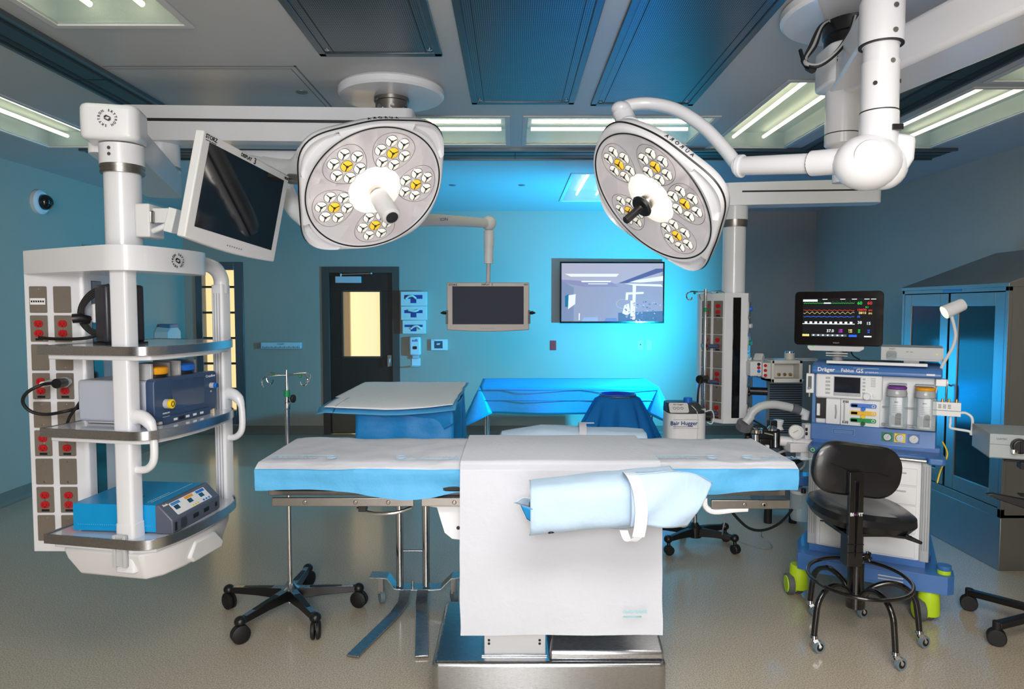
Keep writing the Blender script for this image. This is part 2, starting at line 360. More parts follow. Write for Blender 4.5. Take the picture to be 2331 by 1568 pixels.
# ---------------------------------------------------------------- door
FRD = mat('bronze_frame_paint', (74, 64, 58), .4); DRD = mat('dark_door_laminate', (34, 27, 25), .38, var=.15, scale=8, stretch=(12, 12, 1))
GLOW = mat('glowing_corridor_wall', (246, 222, 168), .8, emit=(255, 232, 184), es=1.2)  # corridor light put into the wall as emission
def wp(px, py, Y=8.97): return P(px, py, Y)
d = thing('door_1', 'dark wooden door with tall lit vision panel and steel kick plate', 'door', ((DOR[0] + DOR[1]) / 2, YB, 0)); d['kind'] = 'structure'; del d['category']
W2 = (DOR[1] - DOR[0]) / 2
g = G()
for a, b_, z0, z1 in ((-W2 - .06, -W2 + .035, 0, 2.2), (W2 - .035, W2 + .06, 0, 2.2), (-W2 + .035, W2 - .035, 2.12, 2.2)): g.box(a, b_, -.018, .1, z0, z1)
g.build('door_frame', FRD, d, .003)
g = G(); gx0, gx1, gz0, gz1 = -.245, .255, 1.02, 1.885
holed(g, -W2 + .035, W2 - .035, .01, 2.12, .02, .065, [(gx0, gx1, gz0, gz1)], 'y'); g.build('door_leaf', DRD, d, .001)
g = G()
for q in ((gx0 - .012, gx0 + .01, gz0, gz1), (gx1 - .01, gx1 + .012, gz0, gz1), (gx0, gx1, gz0 - .012, gz0 + .01), (gx0, gx1, gz1 - .01, gz1 + .012)): g.box(q[0], q[1], .012, .07, q[2], q[3])
g.build('glazing_bead', mat('dark_bead', (70, 60, 48), .4), d)
G().box(gx0, gx1, .04, .046, gz0, gz1).build('vision_pane', glassy('door_glass', (250, 245, 235), .93, .03), d)
G().box(-W2 + .045, W2 - .045, .015, .02, .02, .27).build('kick_plate', mat('dull_steel_plate', (112, 106, 98), .38, .9), d, .001)
g = G().use(GREYW); g.box(-.32, .01, -.045, .012, 1.99, 2.075); g.build('door_closer', GREYW, d, .004)
g = G(); g.bar((-.25, -.025, 2.1), (.15, -.035, 2.112), .02, .01); g.cyl((-.25, -.03, 2.075), (-.25, -.03, 2.11), .014); g.cyl((.15, -.05, 2.105), (.15, -.05, 2.12), .018); g.box(.14, .16, -.05, .0, 2.1, 2.116); g.build('closer_arm', STEEL, d)
g = G().use(STEELD); g.box(.338, .398, -.002, .02, .9, 1.05); g.build('lock_plate', STEELD, d, .004)
g = G().use(STEEL); g.cyl((.368, .0, 1.0), (.368, -.05, 1.0), .012); g.box(.35, .386, -.065, -.045, .9, 1.015); g.build('handle', STEEL, d, .004)
# lit corridor behind the door: wall and door edge glow in place of its lamps
G().box(DOR[0] - .6, DOR[1] + .5, YB + 1.3, YB + 1.35, 0, 2.9).build('wall_corridor', GLOW, kind='structure')
G().box(-2.6, -2.335, YB + .9, YB + .96, 0, 2.5).build('trim_6', mat('corridor_door_edge', (196, 168, 104), .5, emit=(196, 160, 90), es=.4), kind='structure')
# ---------------------------------------------------------------- window with lit horizontal panes
d = thing('window_1', 'tall narrow steel framed window with warm lit panes', 'window', ((WIN[0] + WIN[1]) / 2, YB, 0)); d['kind'] = 'structure'; del d['category']
W2 = (WIN[1] - WIN[0]) / 2
g = G()
for a, b_, z0, z1 in ((-W2 - .066, -W2 + .02, .14, 2.26), (W2 - .06, W2 + .055, .14, 2.26), (-W2 + .02, W2 - .06, 2.16, 2.26), (-W2 + .02, W2 - .06, .14, .32)): g.box(a, b_, -.02, .1, z0, z1)
g.build('window_frame', mat('blue_grey_steel', (96, 104, 112), .3, .8), d, .004)
g = G()
for k in range(6):
    z = 1.94 - k * .335; g.box(-W2, W2, .03, .06, z - .014, z + .014)
g.build('glazing_bars', mat('dark_bar', (70, 60, 46), .5), d)
G().box(-W2, W2, .05, .056, .3, 2.2).build('panes', glassy('window_glass', (250, 240, 215), .93, .04), d)
G().box(WIN[0] - .3, WIN[1] + .3, YB + .5, YB + .55, 0, 2.6).build('wall_corridor.001', GLOW, kind='structure')
# ================================================================ things on the back wall
def wbox(name, label, cat, px0, py0, px1, py1, dep, mt, group=None, bev=.004):
    a = wp(px0, py1); b_ = wp(px1, py0)
    t = thing(name, label, cat, ((a.x + b_.x) / 2, YB, (a.z + b_.z) / 2), 0, group)
    hx, hz = (b_.x - a.x) / 2, (b_.z - a.z) / 2
    G().box(-hx, hx, -dep, 0, -hz, hz).build('body', mt, t, bev)
    return t, hx, hz
gl = ['top glove box holder of the three beside the door', 'middle glove box holder of the three beside the door', 'bottom glove box holder of the three, just above the soap dispenser']
PWH = mat('wall_white_plastic', (214, 214, 208), .4)
for i, (y0, y1, x0, x1) in enumerate(((664, 696.5, 915, 973), (697, 728, 915.5, 973), (728.5, 759, 919, 970))):
    t, hx, hz = wbox('glove_box_holder', gl[i], 'glove dispenser', x0, y0, x1, y1, .1, PWH, 'glove box holders stacked by the door')
    g = G().use(INKN); g.box(-.12, .115, -.102, -.1, .0, .05 - .01 * i); g.box(-.04, .035, -.102, -.1, -.055, .0); g.build('opening', None, t, label='dark blue opening')
    gv = G().use(mat('pale_glove', (226, 228, 206), .6))
    s = (-1, 1, -1)[i]; zc = (.03, .03, .005)[i]
    gv.tube(spline([(-.1 + .03 * i, -.104, zc - (.03 if s < 0 else -.01)), (-.06 + .03 * i, -.11, zc), (-.01 + .03 * i, -.115, zc - .005 * s), (.035 + .03 * i, -.108, zc - (.03 if s < 0 else -.012))]), [.008] + [.018] * 17 + [.006] if 0 else .014, 8)
    gv.build('glove', None, t, .002)
t, hx, hz = wbox('soap_dispenser', 'white wall soap dispenser with drip tray below the glove boxes', 'soap dispenser', 934, 766, 959, 808, .09, WHITE2, bev=.02)
G().prism(rrect(.055, .04, .012), -.094, -.088, 'y').build('sensor_window', BLACK, t, loc=(0, 0, -.02))
g = G().use(INKN); g.text('soft', .05, T(0, -.0915, .075) @ FRONT, bold=.001); g.build('lettering', None, t)
g = G().box(-.045, .045, -.05, 0, -.165, -.12); g.build('nozzle_housing', GREYW, t, .01)
g = G().use(WHITE2); g.box(-.055, .06, -.13, 0, -.262, -.255); g.box(-.055, .06, -.01, 0, -.26, -.16); g.build('drip_tray', None, t, .003)
t, hx, hz = wbox('thermostat_panel', 'small white wall control panel with dark screen beside the soap dispenser', 'control panel', 982, 772, 1019, 797, .045, PWH)
G().box(-.062, .045, -.048, -.045, -.045, .05).build('screen', mat('blue_grey_screen', (62, 74, 92), .2), t)
g = G().use(INKW); g.text('68F', .032, T(-.01, -.0485, .01) @ FRONT, bold=.001); g.use(INKB); g.box(-.1, -.05, -.0465, -.045, .055, .06); g.build('lettering', None, t)
def plate(name, label, cat, px0, py0, px1, py1, mt, group=None, kind='switch'):
    t, hx, hz = wbox(name, label, cat, px0, py0, px1, py1, .008, mt, group, .002)
    g = G().use(mt)
    if kind == 'outlet': g.box(-.018, .018, -.012, -.006, .008, .045); g.box(-.018, .018, -.012, -.006, -.045, -.008); g.use(GROOVE); g.box(-.006, .004, -.0125, -.012, -.004, .004)
    elif kind == 'dot': g.use(GROOVE); g.lathe([(.01, 0), (.01, .004)], (0, -.008, .005), (0, -1, 0), 12)
    else: g.box(-.016, .016, -.014, -.006, -.033, .033)
    g.build('insert', None, t, .001)
plate('wall_outlet', 'red electrical wall plate between the hanging monitor and the television', 'outlet', 1252, 775, 1266, 797, RED, kind='outlet')
plate('wall_outlet', 'white wall plate with a dark dot, left one of the pair under the television', 'outlet', 1451, 774, 1464, 796, PWH, 'pale wall plates under the television', 'dot')
plate('wall_outlet', 'pale wall plate without a dot, right one of the pair under the television', 'outlet', 1471, 773.5, 1484, 797, PWH, 'pale wall plates under the television')
# document rail
t, hx, hz = wbox('chart_rail', 'white lettered chart rail on the wall between window and door', 'wall rail', 597, 779, 687, 793, .05, mat('pale_rail', (200, 212, 214), .4))
g = G().use(INK)
for k in range(26): g.box(-.24 + k * .019, -.232 + k * .019, -.0508, -.05, -.03, -.018 if k % 3 else -.01)
g.text('CHART', .03, T(0, -.0505, .018) @ FRONT); g.build('marks', None, t, kind='stuff')
G().cyl((-.26, -.02, .0), (-.31, -.02, .0), .012, n=10).build('end_pin', STEEL, t)
# sharps container on the left wall near the corner
t = thing('sharps_container', 'pale sharps container with red mark on the left wall by the corner', 'sharps container', (XL, 8.35, 1.28))
g = G(); g.prism([(-.17, -.18), (.17, -.18), (.17, .1), (.1, .16), (-.1, .16), (-.17, .1)], 0, .17, 'x', .92); g.build('body', mat('translucent_white', (196, 200, 196), .45), t, .01)
G().box(.02, .18, -.19, .19, -.22, -.16).build('bracket', GREYW, t, .006)
G().box(.02, .165, -.1, .1, .14, .19).build('lid', mat('blue_grey_lid', (70, 110, 140), .4), t, .01)
g = G().box(.05, .13, -.183, -.178, -.08, -.02); g.build('red_mark', RED, t)
# dome camera on the left wall
p = P(100, 463, 6.2)
t = thing('dome_camera', 'white wall-mounted dome camera with black ball lens', 'security camera', (XL, 6.25, 2.62))
G().lathe([(.11, 0), (.108, .03), (.09, .05), (.0, .052)], ax=(1, 0, 0)).build('housing', WHITE2, t)
G().sph((.06, 0, 0), .07).build('lens_ball', BLACKG, t)
# ================================================================ television
t = thing('television', 'large wall-mounted flat television showing an operating room picture', 'television', (1.29, YB - .13, 1.865), math.radians(1.5))
G().box(-.676, .676, -.0, .045, -.395, .395).build('casing', BLACKG, t, .006)
G().box(-.25, .25, .045, .115, -.2, .2).build('wall_bracket', BLACK, t)
def emi(name, rgb, es=.72): return mat(name, [c * .2 for c in rgb], .5, emit=rgb, es=es, var=0, spec=.12)
g = G().use(emi('screen_lavender', (178, 182, 208))); Z0 = -.001
def q(g, pts, m, y): g.use(m); g.f([g.v(((x - .5) * 1.31, y, (.5 - z) * .745)) for x, z in pts], False)
q(g, [(0, 0), (1, 0), (1, 1), (0, 1)], emi('screen_lavender', (176, 180, 208)), Z0)
q(g, [(0, 0), (1, 0), (.97, .3), (.2, .38), (0, .3)], emi('screen_ceiling', (205, 202, 220)), Z0 - .0003)
q(g, [(.0, .33), (.2, .4), (.56, .4), (.5, .33), (.0, .28)], emi('screen_violet', (166, 164, 204)), Z0 - .0005)
q(g, [(0, .3), (.12, .42), (.12, 1), (0, 1)], emi('screen_bluegrey', (150, 162, 196)), Z0 - .0006)
q(g, [(.56, .85), (1, .82), (1, 1), (.56, 1)], emi('screen_dark_teal', (104, 128, 168)), Z0 - .0005)
WL = emi('screen_white', (250, 250, 255), .9)
for pts in ([(.03, .18), (.565, .18), (.54, .23), (.09, .23)], [(.19, .3), (.49, .3), (.48, .325), (.2, .325)], [(.26, .345), (.46, .345), (.45, .36), (.265, .36)], [(.62, .32), (1, .215), (1, .3), (.78, .33)], [(.61, .345), (.98, .36), (1, .4), (.74, .385)]): q(g, pts, WL, Z0 - .001)
q(g, [(.56, .34), (.93, .09), (1, .09), (1, .14), (.64, .34)], emi('screen_beam', (104, 108, 164)), Z0 - .0012)
q(g, [(.035, .56), (.07, .53), (.07, .75), (.035, .75)], emi('screen_teal', (40, 130, 175)), Z0 - .001)
q(g, [(.07, .55), (.14, .53), (.135, .7), (.065, .79)], WL, Z0 - .0012)
q(g, [(.22, .93), (.36, .925), (.36, 1), (.2, 1)], emi('screen_paleblue', (180, 208, 250)), Z0 - .001)
q(g, [(.44, .94), (.54, .94), (.56, 1), (.42, 1)], emi('screen_midblue', (136, 160, 232)), Z0 - .001)
q(g, [(.17, .86), (.183, .86), (.18, .98), (.17, .98)], WL, Z0 - .001)
for pts in ([(.7, .36), (.735, .36), (.725, .97), (.7, .97)], [(.635, .5), (.66, .5), (.655, .63), (.63, .63)], [(.64, .5), (.81, .49), (.81, .525), (.63, .54)], [(.62, .72), (.665, .69), (.68, .85), (.65, .9), (.6, .86)], [(.68, .64), (.72, .64), (.73, .95), (.68, .95)]): q(g, pts, WL, Z0 - .0014)
g.use(WL)
pts = [V(((.625 + .085 * math.cos(a) * .8 - .5) * 1.31, Z0 - .002, (.5 - (.705 + .1 * math.sin(a))) * .745)) for a in [math.radians(x) for x in range(60, 291, 12)]]
pts = [V(((x - .5) * 1.31, Z0 - .002, (.5 - z) * .745)) for x, z in ((.645, .63), (.6, .62), (.56, .64), (.54, .69), (.555, .75), (.59, .775), (.63, .77))]
g.tube(spline(pts), .008, 6, flat=.1)
rr = random.Random(3)
for k in range(70):
    x = rr.uniform(.62, .97); z = rr.uniform(.63 + .25 * max(0, x - .75), .99); s = rr.uniform(.006, .02)
    q(g, [(x, z), (x + s, z), (x + s, z + s * 1.3), (x, z + s)], rr.choice([emi('screen_specka', (90, 110, 160)), emi('screen_speckb', (215, 218, 240)), emi('screen_speckc', (130, 150, 205))]), Z0 - .0016 - k * 1e-6)
g.build('screen', None, t, recalc=False, label='lit picture')
# ================================================================ round logo
def logo(g, m4, r=.035, word='SKYTRON', n=2, sz=.0125, mt=INK):
    g.use(mt); L = [c for c in (word * n)]; N = len(L) + n
    k = 0
    for w_ in range(n):
        for c in word:
            a = PI / 2 - 2 * PI * (k + .5) / N + PI / 2 * 0; k += 1
            g.text(c, sz, m4 @ T(r * math.cos(a), r * math.sin(a), 0) @ M.Rotation(a - PI / 2, 4, 'Z'), bold=.0003)
        k += 1
    old = g.m; g.m = old @ m4
    for s in (0, PI):
        c_, s_ = math.cos(s), math.sin(s)
        for poly in ([(-.012, .0), (-.012, .007), (-.004, .012), (.012, .004), (.012, .0), (-.003, .006), (-.006, .001)],):
            vs = [g.v((x * c_ - y * s_, x * s_ + y * c_, .0004)) for x, y in poly]; g.f(vs, False)
    g.m = old
# ================================================================ round ceiling mounts
def flange(name, label, x, y, r, hub):
    t = thing(name, label, 'ceiling mount', (x, y, ZC))
    G().lathe([(r * .97, 0), (r, -.012), (r, -.04), (r * .96, -.052), (r * .5, -.056), (.0, -.056)], n=56).build('flange', WHITE, t)
    return t
t = flange('ceiling_mount', 'round white ceiling flange with steel hub above the first surgical lamp', -.69, 4.0, .3, 0)
g = G().use(STEELD); g.lathe([(.1, -.056), (.1, -.075), (.092, -.078), (.092, -.15), (.098, -.155), (.098, -.17)], n=32); g.use(CHROME)
for k in range(8): a = k * PI / 4 + .2; g.lathe([(.012, 0), (.012, .012)], (.094 * math.cos(a), .094 * math.sin(a), -.12), (math.cos(a), math.sin(a), 0), 8)
g.build('hub', None, t); G().lathe([(.075, -.17), (.075, -.6), (.0, -.6)], n=24).build('spindle', WHITE, t)
M1 = V((-.69, 4.0, 0))
# ---------------------------------------------------------------- equipment boom
bt = thing('equipment_boom', 'white ceiling-hung equipment boom with three shelves and outlet column', 'equipment boom', (-1.63, 2.85, 0))
def inv(o): return o.matrix_basis.inverted()
BW = T(1.63, -2.85, 0)   # world -> boom local
def groove(g, a, b_, h, off, w=.012, side=1):
    """dark line along a beam side"""
    a, b_ = V(a), V(b_); d = (b_ - a).normalized(); nrm = V((d.y, -d.x, 0)) * side
    g.use(GROOVE); g.bar(a + nrm * off, b_ + nrm * off, .003, w)
def beam(g, a, b_, w, h, round_=.05):
    a, b_ = V(a), V(b_); d = (b_ - a); L = d.length; d.normalize(); old = g.m
    g.m = old @ T(*a) @ frame(V((0, 0, 1)), d).to_4x4()
    g.prism(rrect(L, w, min(round_, w * .48), 5, L / 2), -h / 2, h / 2); g.m = old
g = G(BW).use(WHITE); beam(g, (-2.17, 3.93, 2.69), (-.56, 4.0, 2.69), .2, .19, .04); groove(g, (-2.13, 3.93, 2.705), (-.7, 3.992, 2.705), .02, .101, .016)
g.build('upper_arm', None, bt, .012)
g = G(BW).use(WHITE); g.lathe([(.085, 2.43), (.095, 2.44), (.095, 2.595), (.0, 2.6)], (-2.0, 3.97, 0)); g.use(STEELD); g.lathe([(.097, 2.455), (.097, 2.47)], (-2.0, 3.97, 0)); g.build('knuckle', None, bt)
g = G(BW).use(WHITE); beam(g, (-1.66, 2.88, 2.38), (-2.03, 4.05, 2.38), .19, .14, .04); groove(g, (-1.69, 2.98, 2.405), (-1.98, 3.9, 2.405), .02, -.096, .014)
g.build('lower_arm', None, bt, .01)
g = G(BW); old = g.m; g.m = g.m @ T(-1.615, 2.83, 0) @ RZ(14); g.use(WHITE); g.prism(rrect(.215, .18, .04, 5), 2.335, 2.475); g.m = old; g.build('end_cap', None, bt, .02, 4)
g = G(BW); logo(g, T(-1.592, 2.7385, 2.415) @ RZ(14) @ FRONT, .03); g.build('lettering', None, bt)
g = G(BW).use(WHITE); c = (-1.60, 2.85, 0)
g.lathe([(.07, 1.88), (.07, 2.245), (.0, 2.25)], c); g.lathe([(.084, 2.25), (.084, 2.33)], c); g.use(STEELD); g.lathe([(.081, 2.215), (.081, 2.25)], c); g.lathe([(.083, 2.22), (.083, 2.226)], c); g.lathe([(.083, 2.238), (.083, 2.246)], c)
g.use(STEELD)
for z in (2.306, 2.282): g.lathe([(.007, 0), (.007, .003)], (-1.605, 2.767, z), (0, -1, 0), 12)
g.build('column_tube', None, bt)
# top yoke
g = G(BW).use(WHITE)
yk = [(-2.10, 3.0), (-2.07, 2.95), (-1.66, 2.72), (-1.55, 2.67), (-1.47, 2.69), (-1.40, 2.86), (-1.37, 3.05), (-1.40, 3.13), (-1.47, 3.15), (-1.55, 3.0), (-1.7, 3.05), (-2.02, 3.28), (-2.09, 3.26)]
yk = [(x, y) for x, y, z in spline([(a, b_, 0) for a, b_ in yk], 3, True)]
g.prism(yk, 1.815, 1.915); g.build('top_yoke', None, bt, .02, 3)
g = G(BW); logo(g, T(-1.392, 2.87, 1.865) @ RZ(68) @ FRONT, .026); g.build('lettering', None, bt)
# rack frame: local +y along the open front, +x out of it
RK = BW @ T(-1.555, 2.75, 0) @ RZ(-11.8)
rackW = T(-1.5, 2.75, 0) @ RZ(-11.8)
g = G(RK).use(WHITE); g.prism(rrect(.08, .07, .015, 4), .60, 1.90); g.build('post', None, bt, .004)
g = G(RK).use(WHITE); g.prism(rrect(.094, .08, .015, 4, .0, .0), .60, .80, top=.9); g.build('post_foot', None, bt, .004)
g = G(RK).use(WHITE); g.prism(rrect(.062, .07, .012, 4, .02, .6), .72, 1.78)
g.use(mat('grey_line', (120, 122, 128), .5))  # thin grey lines down the post
for k in (-.014, .0, .014): g.box(.02 + k, .022 + k, .563, .566, .74, 1.74)
g.build('post', None, bt, .004)
g = G(RK).use(WHITE); g.tube(spline([(.0, .28, 1.87), (.01, .45, 1.875), (.02, .55, 1.86), (.022, .6, 1.81), (.02, .6, 1.74)], 5), .035, 12); g.build('post_bend', None, bt)
def shelf_poly(b=0):
    c_ = [(-.35 - b, -.06 - b), (.0, -.06 - b), (.09 + b * .7, -.055 - b), (.145 + b, -.01), (.165 + b, .12), (.162 + b, .28), (.138 + b, .44), (.105 + b, .55), (.06, .61 + b), (-.35 - b, .61 + b)]
    return c_
def shelf(z, lip=0):
    g = G(RK).use(mat('shelf_top', (205, 210, 222), .12, coat=.5)); g.prism(shelf_poly(), z - .02, z)
    g.build('shelf', None, bt, .004)
    g = G(RK).use(STEEL); a, b_ = shelf_poly(.006), shelf_poly(.0)
    a = [a[0]] + [(x, y) for x, y, _ in spline([(p[0], p[1], 0) for p in a[1:9]], 4)] + [a[9]]
    b_ = [b_[0]] + [(x, y) for x, y, _ in spline([(p[0], p[1], 0) for p in b_[1:9]], 4)] + [b_[9]]
    n = len(a)
    g.rings([[(*a[i], z - .034), (*a[i], z + .002 + lip), (*b_[i], z + .002 + lip), (*b_[i], z - .034)] for i in range(n)], closed=True); g.build('steel_edge', None, bt, .001)
    g = G(RK).use(WHITE); g.prism([(x, y) for x, y in shelf_poly(-.02)], z - .055, z - .03); g.build('shelf_support', None, bt, .004)
shelf(1.515); shelf(1.18); shelf(.74, .004)
# bottom tray
g = G(RK).use(WHITE2); tp = [(-.29, -.045), (.08, -.045), (.125, .02), (.145, .15), (.14, .32), (.11, .48), (.05, .59), (-.29, .59)]
g.rings([[(x, y, .685) for x, y in tp], [(x * .97, y * .97 + .01, .64) for x, y in tp], [(-.24 if x < -.25 else x * .9, .03 + y * .86, .565) for x, y in tp]]); g.build('bottom_tray', None, bt, .012, 3)
g = G(RK).use(WHITE2); g.prism([(.16, .6), (.2, .66), (.34, .66), (.4, .6), (.38, .57), (.19, .57)], .115, .15, 'x'); g.build('tray_grip', None, bt, .01)
g = G(RK).use(GREYW); g.box(-.035, -.022, -.062, -.045, .63, .76); g.box(.012, .025, -.062, -.045, .63, .76); g.box(-.035, .025, -.052, -.046, .63, .76); g.build('side_bracket', None, bt, .002)
for y0, zt in ((.0, 1.225), (.6, 1.245)):
    g = G(RK).use(WHITE)
    g.tube(spline([(.02, y0, zt), (.07, y0, zt + .005), (.115, y0 - .005, zt - .03), (.125, y0 - .005, zt - .1), (.12, y0 - .005, zt - .17), (.085, y0, zt - .205), (.04, y0, zt - .21)], 5), [.03, .03, .03, .03, .029, .028, .027, .026, .025, .024, .02, .018] + [.0155] * 19, 12)
    g.build('handle', None, bt)
# service column
SV = BW @ T(-2.13, 3.0, 0)
g = G(SV).use(WHITE); g.prism([(0, .0), (.235, .0), (.255, .012), (.262, .035), (.262, .2), (.235, .23), (0, .23)], .585, 1.83); g.use(BLACKG); g.box(.258, .2635, .05, .125, .63, 1.79)
sc = g.build('service_column', None, bt, .003)
g = G(SV).use(WHITE); g.lathe([(.085, 1.82), (.085, 1.86)], (.13, .12, 0)); g.build('swivel', None, sc)
def plate_g(g, m4, kind, w=.075, h=.115):
    old = g.m; g.m = old @ m4
    g.use(PLATE); g.prism(rrect(w, h, .004, 2), 0, .004)
    g.use(CHROME)
    if kind == 'blank':
        for z in (-.045, .045): g.lathe([(.005, 0), (.0045, .003)], (0, z, .004), (0, 0, 1), 10)
    else:
        g.lathe([(.004, 0), (.0035, .003)], (0, 0, .004), (0, 0, 1), 10)
        for z in (.021, -.021):
            g.use(RED); pr = [(x * 1., y) for x, y in rrect(.038, .03, .0145, 4, 0, z)]; g.prism(pr, .003, .0085)
            g.use(GROOVE); g.box(-.009, -.0065, z - .006, z + .005, .008, .0088); g.box(.0065, .009, z - .006, z + .005, .008, .0088); g.lathe([(.003, 0), (.003, .0006)], (0, z - .009, .0084), (0, 0, 1), 8)
        g.use(INK); g.box(-.017, .017, -.052, -.042, .0035, .0045)
    g.m = old
for r_ in range(9):
    for c_ in (0, 1):
        z = 1.705 - r_ * .1265; g = G(SV)
        k = 'outlet' if r_ in (1, 3, 5, 7) else 'blank'
        plate_g(g, T(.062 + c_ * .105, -.001, z) @ FRONT, k)
        if r_ == 0 and c_ == 0: g.use(INKW); g.box(.028, .094, -.0062, -.005, z - .022, z + .006); g.use(INK); [g.box(.032 + i_ * .01, .039 + i_ * .01, -.0066, -.006, z - .012, z - .004) for i_ in range(6)]
        g.build('outlet_plate', None, sc, label='steel plate with two red sockets' if k == 'outlet' else 'blank steel plate')
# plugs and cables
def world_tube(name, label, cat, pts, r, mt, group=None, n=8, k=6):
    p0 = V(pts[0]); g = G(T(*(-p0))).use(mt); g.tube(spline(pts, k), r, n); o = g.build(name, mt, loc=p0); return tag(o, label, cat, group)
t = thing('power_cord', 'black power cord looping out left of the outlet column', 'power cord', P(135, 873, 2.97), group='black cords on the equipment boom')
o0 = t.location.copy(); g = G(T(*(-o0))).use(RUBBER)
g.tube(spline([P(118, 872, 2.93), P(95, 876, 2.86), P(62, 893, 2.84), P(52, 915, 2.85), P(70, 936, 2.87), P(105, 943, 2.88), P(150, 936, 2.88), P(190, 925, 2.95)], 7), .007, 8); g.build('cable', None, t)
g = G(T(*(-o0))).use(BLACK); g.cyl(P(128, 873, 2.90), P(148, 870, 2.96), .021, .018); g.use(CLEAR); g.cyl(P(146, 870, 2.955), P(153, 868, 2.98), .024, .02); g.build('plug', None, t)
g = G(T(*(-o0))).use(mat('plug_white', (216, 222, 226), .3)); g.cyl(P(96, 875, 2.9), P(116, 871, 2.98), .012, .014); g.build('plug_tip', None, t)
world_tube('power_cord', 'black power cord hanging behind the grey pump to the shelf', 'power cord', [P(182, 915, 2.92), P(172, 930, 2.9), P(158, 950, 2.9), P(150, 975, 2.9)], .006, RUBBER, 'black cords on the equipment boom')
world_tube('power_cord', 'black cord lying along the top shelf to a red outlet', 'power cord', [P(90, 768, 2.93), P(120, 771, 2.9), P(180, 771, 2.88), P(215, 765, 2.9), P(245, 752, 2.95)], .007, RUBBER, 'black cords on the equipment boom')
# coiled cable and holder on the top shelf
t = thing('coiled_cable', 'coiled black cable with thick grip at the back of the top shelf', 'cable', P(215, 720, 3.0))
o0 = t.location.copy(); g = G(T(*(-o0))).use(RUBBER)
for k in range(4):
    d_ = .004 * k; g.tube(spline([P(248 + 2 * k, 648 + 2 * k, 3.0 + d_), P(205 + 3 * k, 665 + 3 * k, 2.98 + d_), P(181 + 3 * k, 700, 2.97 + d_), P(184 + 3 * k, 735 - 2 * k, 2.97 + d_), P(210, 760 - 3 * k, 2.98 + d_), P(245, 766 - 4 * k, 3.0 + d_)], 6), .006, 8)
g.build('coil', None, t)
g = G(T(*(-o0))).use(BLACK); g.tube([P(165, 725, 2.93), P(180, 724, 2.94), P(205, 728, 2.97)], [.02, .021, .017], 12); g.use(CHROME); g.tube([P(200, 727, 2.96), P(242, 728, 3.0)], .004, 8); g.build('grip', None, t)
# ---- scope processor on the top shelf
def rack_thing(name, label, cat, x, y, z, rz=0): 
    p = rackW @ V((x, y, z)); return thing(name, label, cat, p, math.radians(-11.8 + rz))
t = rack_thing('light_source', 'tall dark light source box behind the near post on the top shelf', 'medical device', -.215, .15, 1.516, -26)
G().box(-.03, .075, -.09, .07, .006, .25).build('casing', mat('charcoal_casing', (46, 48, 58), .35), t, .012)
g = G().use(WHITE2); g.box(-.05, -.028, -.094, .0, .09, .17); g.build('side_clip', None, t, .006)
g = G(RZ(0)).use(mat('cream_label', (225, 214, 186), .6)); g.box(.0755, .0765, -.05, -.01, .03, .13); g.box(.0755, .0765, -.05, -.01, .16, .215); g.use(mat('brown_mark', (150, 105, 60), .6)); g.box(.0764, .077, -.045, -.015, .175, .2)
g.use(INK); [g.box(.0764, .077, -.04, -.02, .05 + .018 * i_, .056 + .018 * i_) for i_ in range(4)]; g.build('labels', None, t)
G().box(-.04, .085, -.095, .075, 0, .008).build('foot_plate', BLACK, t)
# ---- arthroscopy pump on the middle shelf
t = thing('irrigation_pump', 'grey pump with slate blue front, touchscreen and yellow knob on middle shelf', 'medical device', (-1.488, 2.70, 1.182), math.radians(-10))
PB = mat('pump_grey', (176, 182, 196), .4, var=.02)
G().box(-.36, -.03, .10, .52, .012, .185).build('body', PB, t, .012, 3)
G().box(-.34, .0, .13, .5, 0, .014).build('foot', WHITE2, t, .003)
g = G().use(DKBLUE); g.prism([(x, y) for x, y in rrect(.43, .178, .02, 4, .31, .104)], -.035, .005, 'x'); g.build('front_panel', None, t, .004)
g = G().use(DKBLUE); g.prism([(.14, .03), (.46, .03), (.455, .0), (.15, .0)], -.035, .014, 'x'); g.use(INKW)
for y in (.2, .28, .33, .38): g.box(.0142, .0148, y, y + .025, .008, .018)
g.use(BLACK); g.box(.0142, .016, .235, .27, .006, .02); g.build('lower_panel', None, t, .002)
g = G().use(mat('touchscreen', (56, 74, 104), .08, coat=.6)); g.box(.006, .0075, .205, .425, .055, .175); g.build('touchscreen', None, t)
for y, z, m_, r_ in ((.165, .085, YEL, .02), (.478, .128, BLUEK, .013)):
    g = G().use(GREYW); g.lathe([(r_, 0), (r_, .02)], (.005, y, z), (1, 0, 0)); g.use(m_); g.lathe([(r_ * 1.0, 0), (r_, .01), (r_ * .8, .012), (0, .012)], (.026, y, z), (1, 0, 0)); g.use(INK); g.torus((.0385, y, z), (1, 0, 0), r_ * .5, .0014, 16, 5); g.build('knob', None, t, label='yellow knob' if m_ is YEL else 'blue knob')
g = G().use(INKW); g.text('Crossflow', .017, T(.0058, .477, .172) @ RZ(90) @ FRONT); g.text('OUTFLOW', .009, T(.0058, .165, .045) @ RZ(90) @ FRONT); g.text('IN', .009, T(.0058, .478, .1) @ RZ(90) @ FRONT); g.text('PRESSURE', .01, T(.0058, .165, .028) @ RZ(90) @ FRONT)
g.build('lettering', None, t)
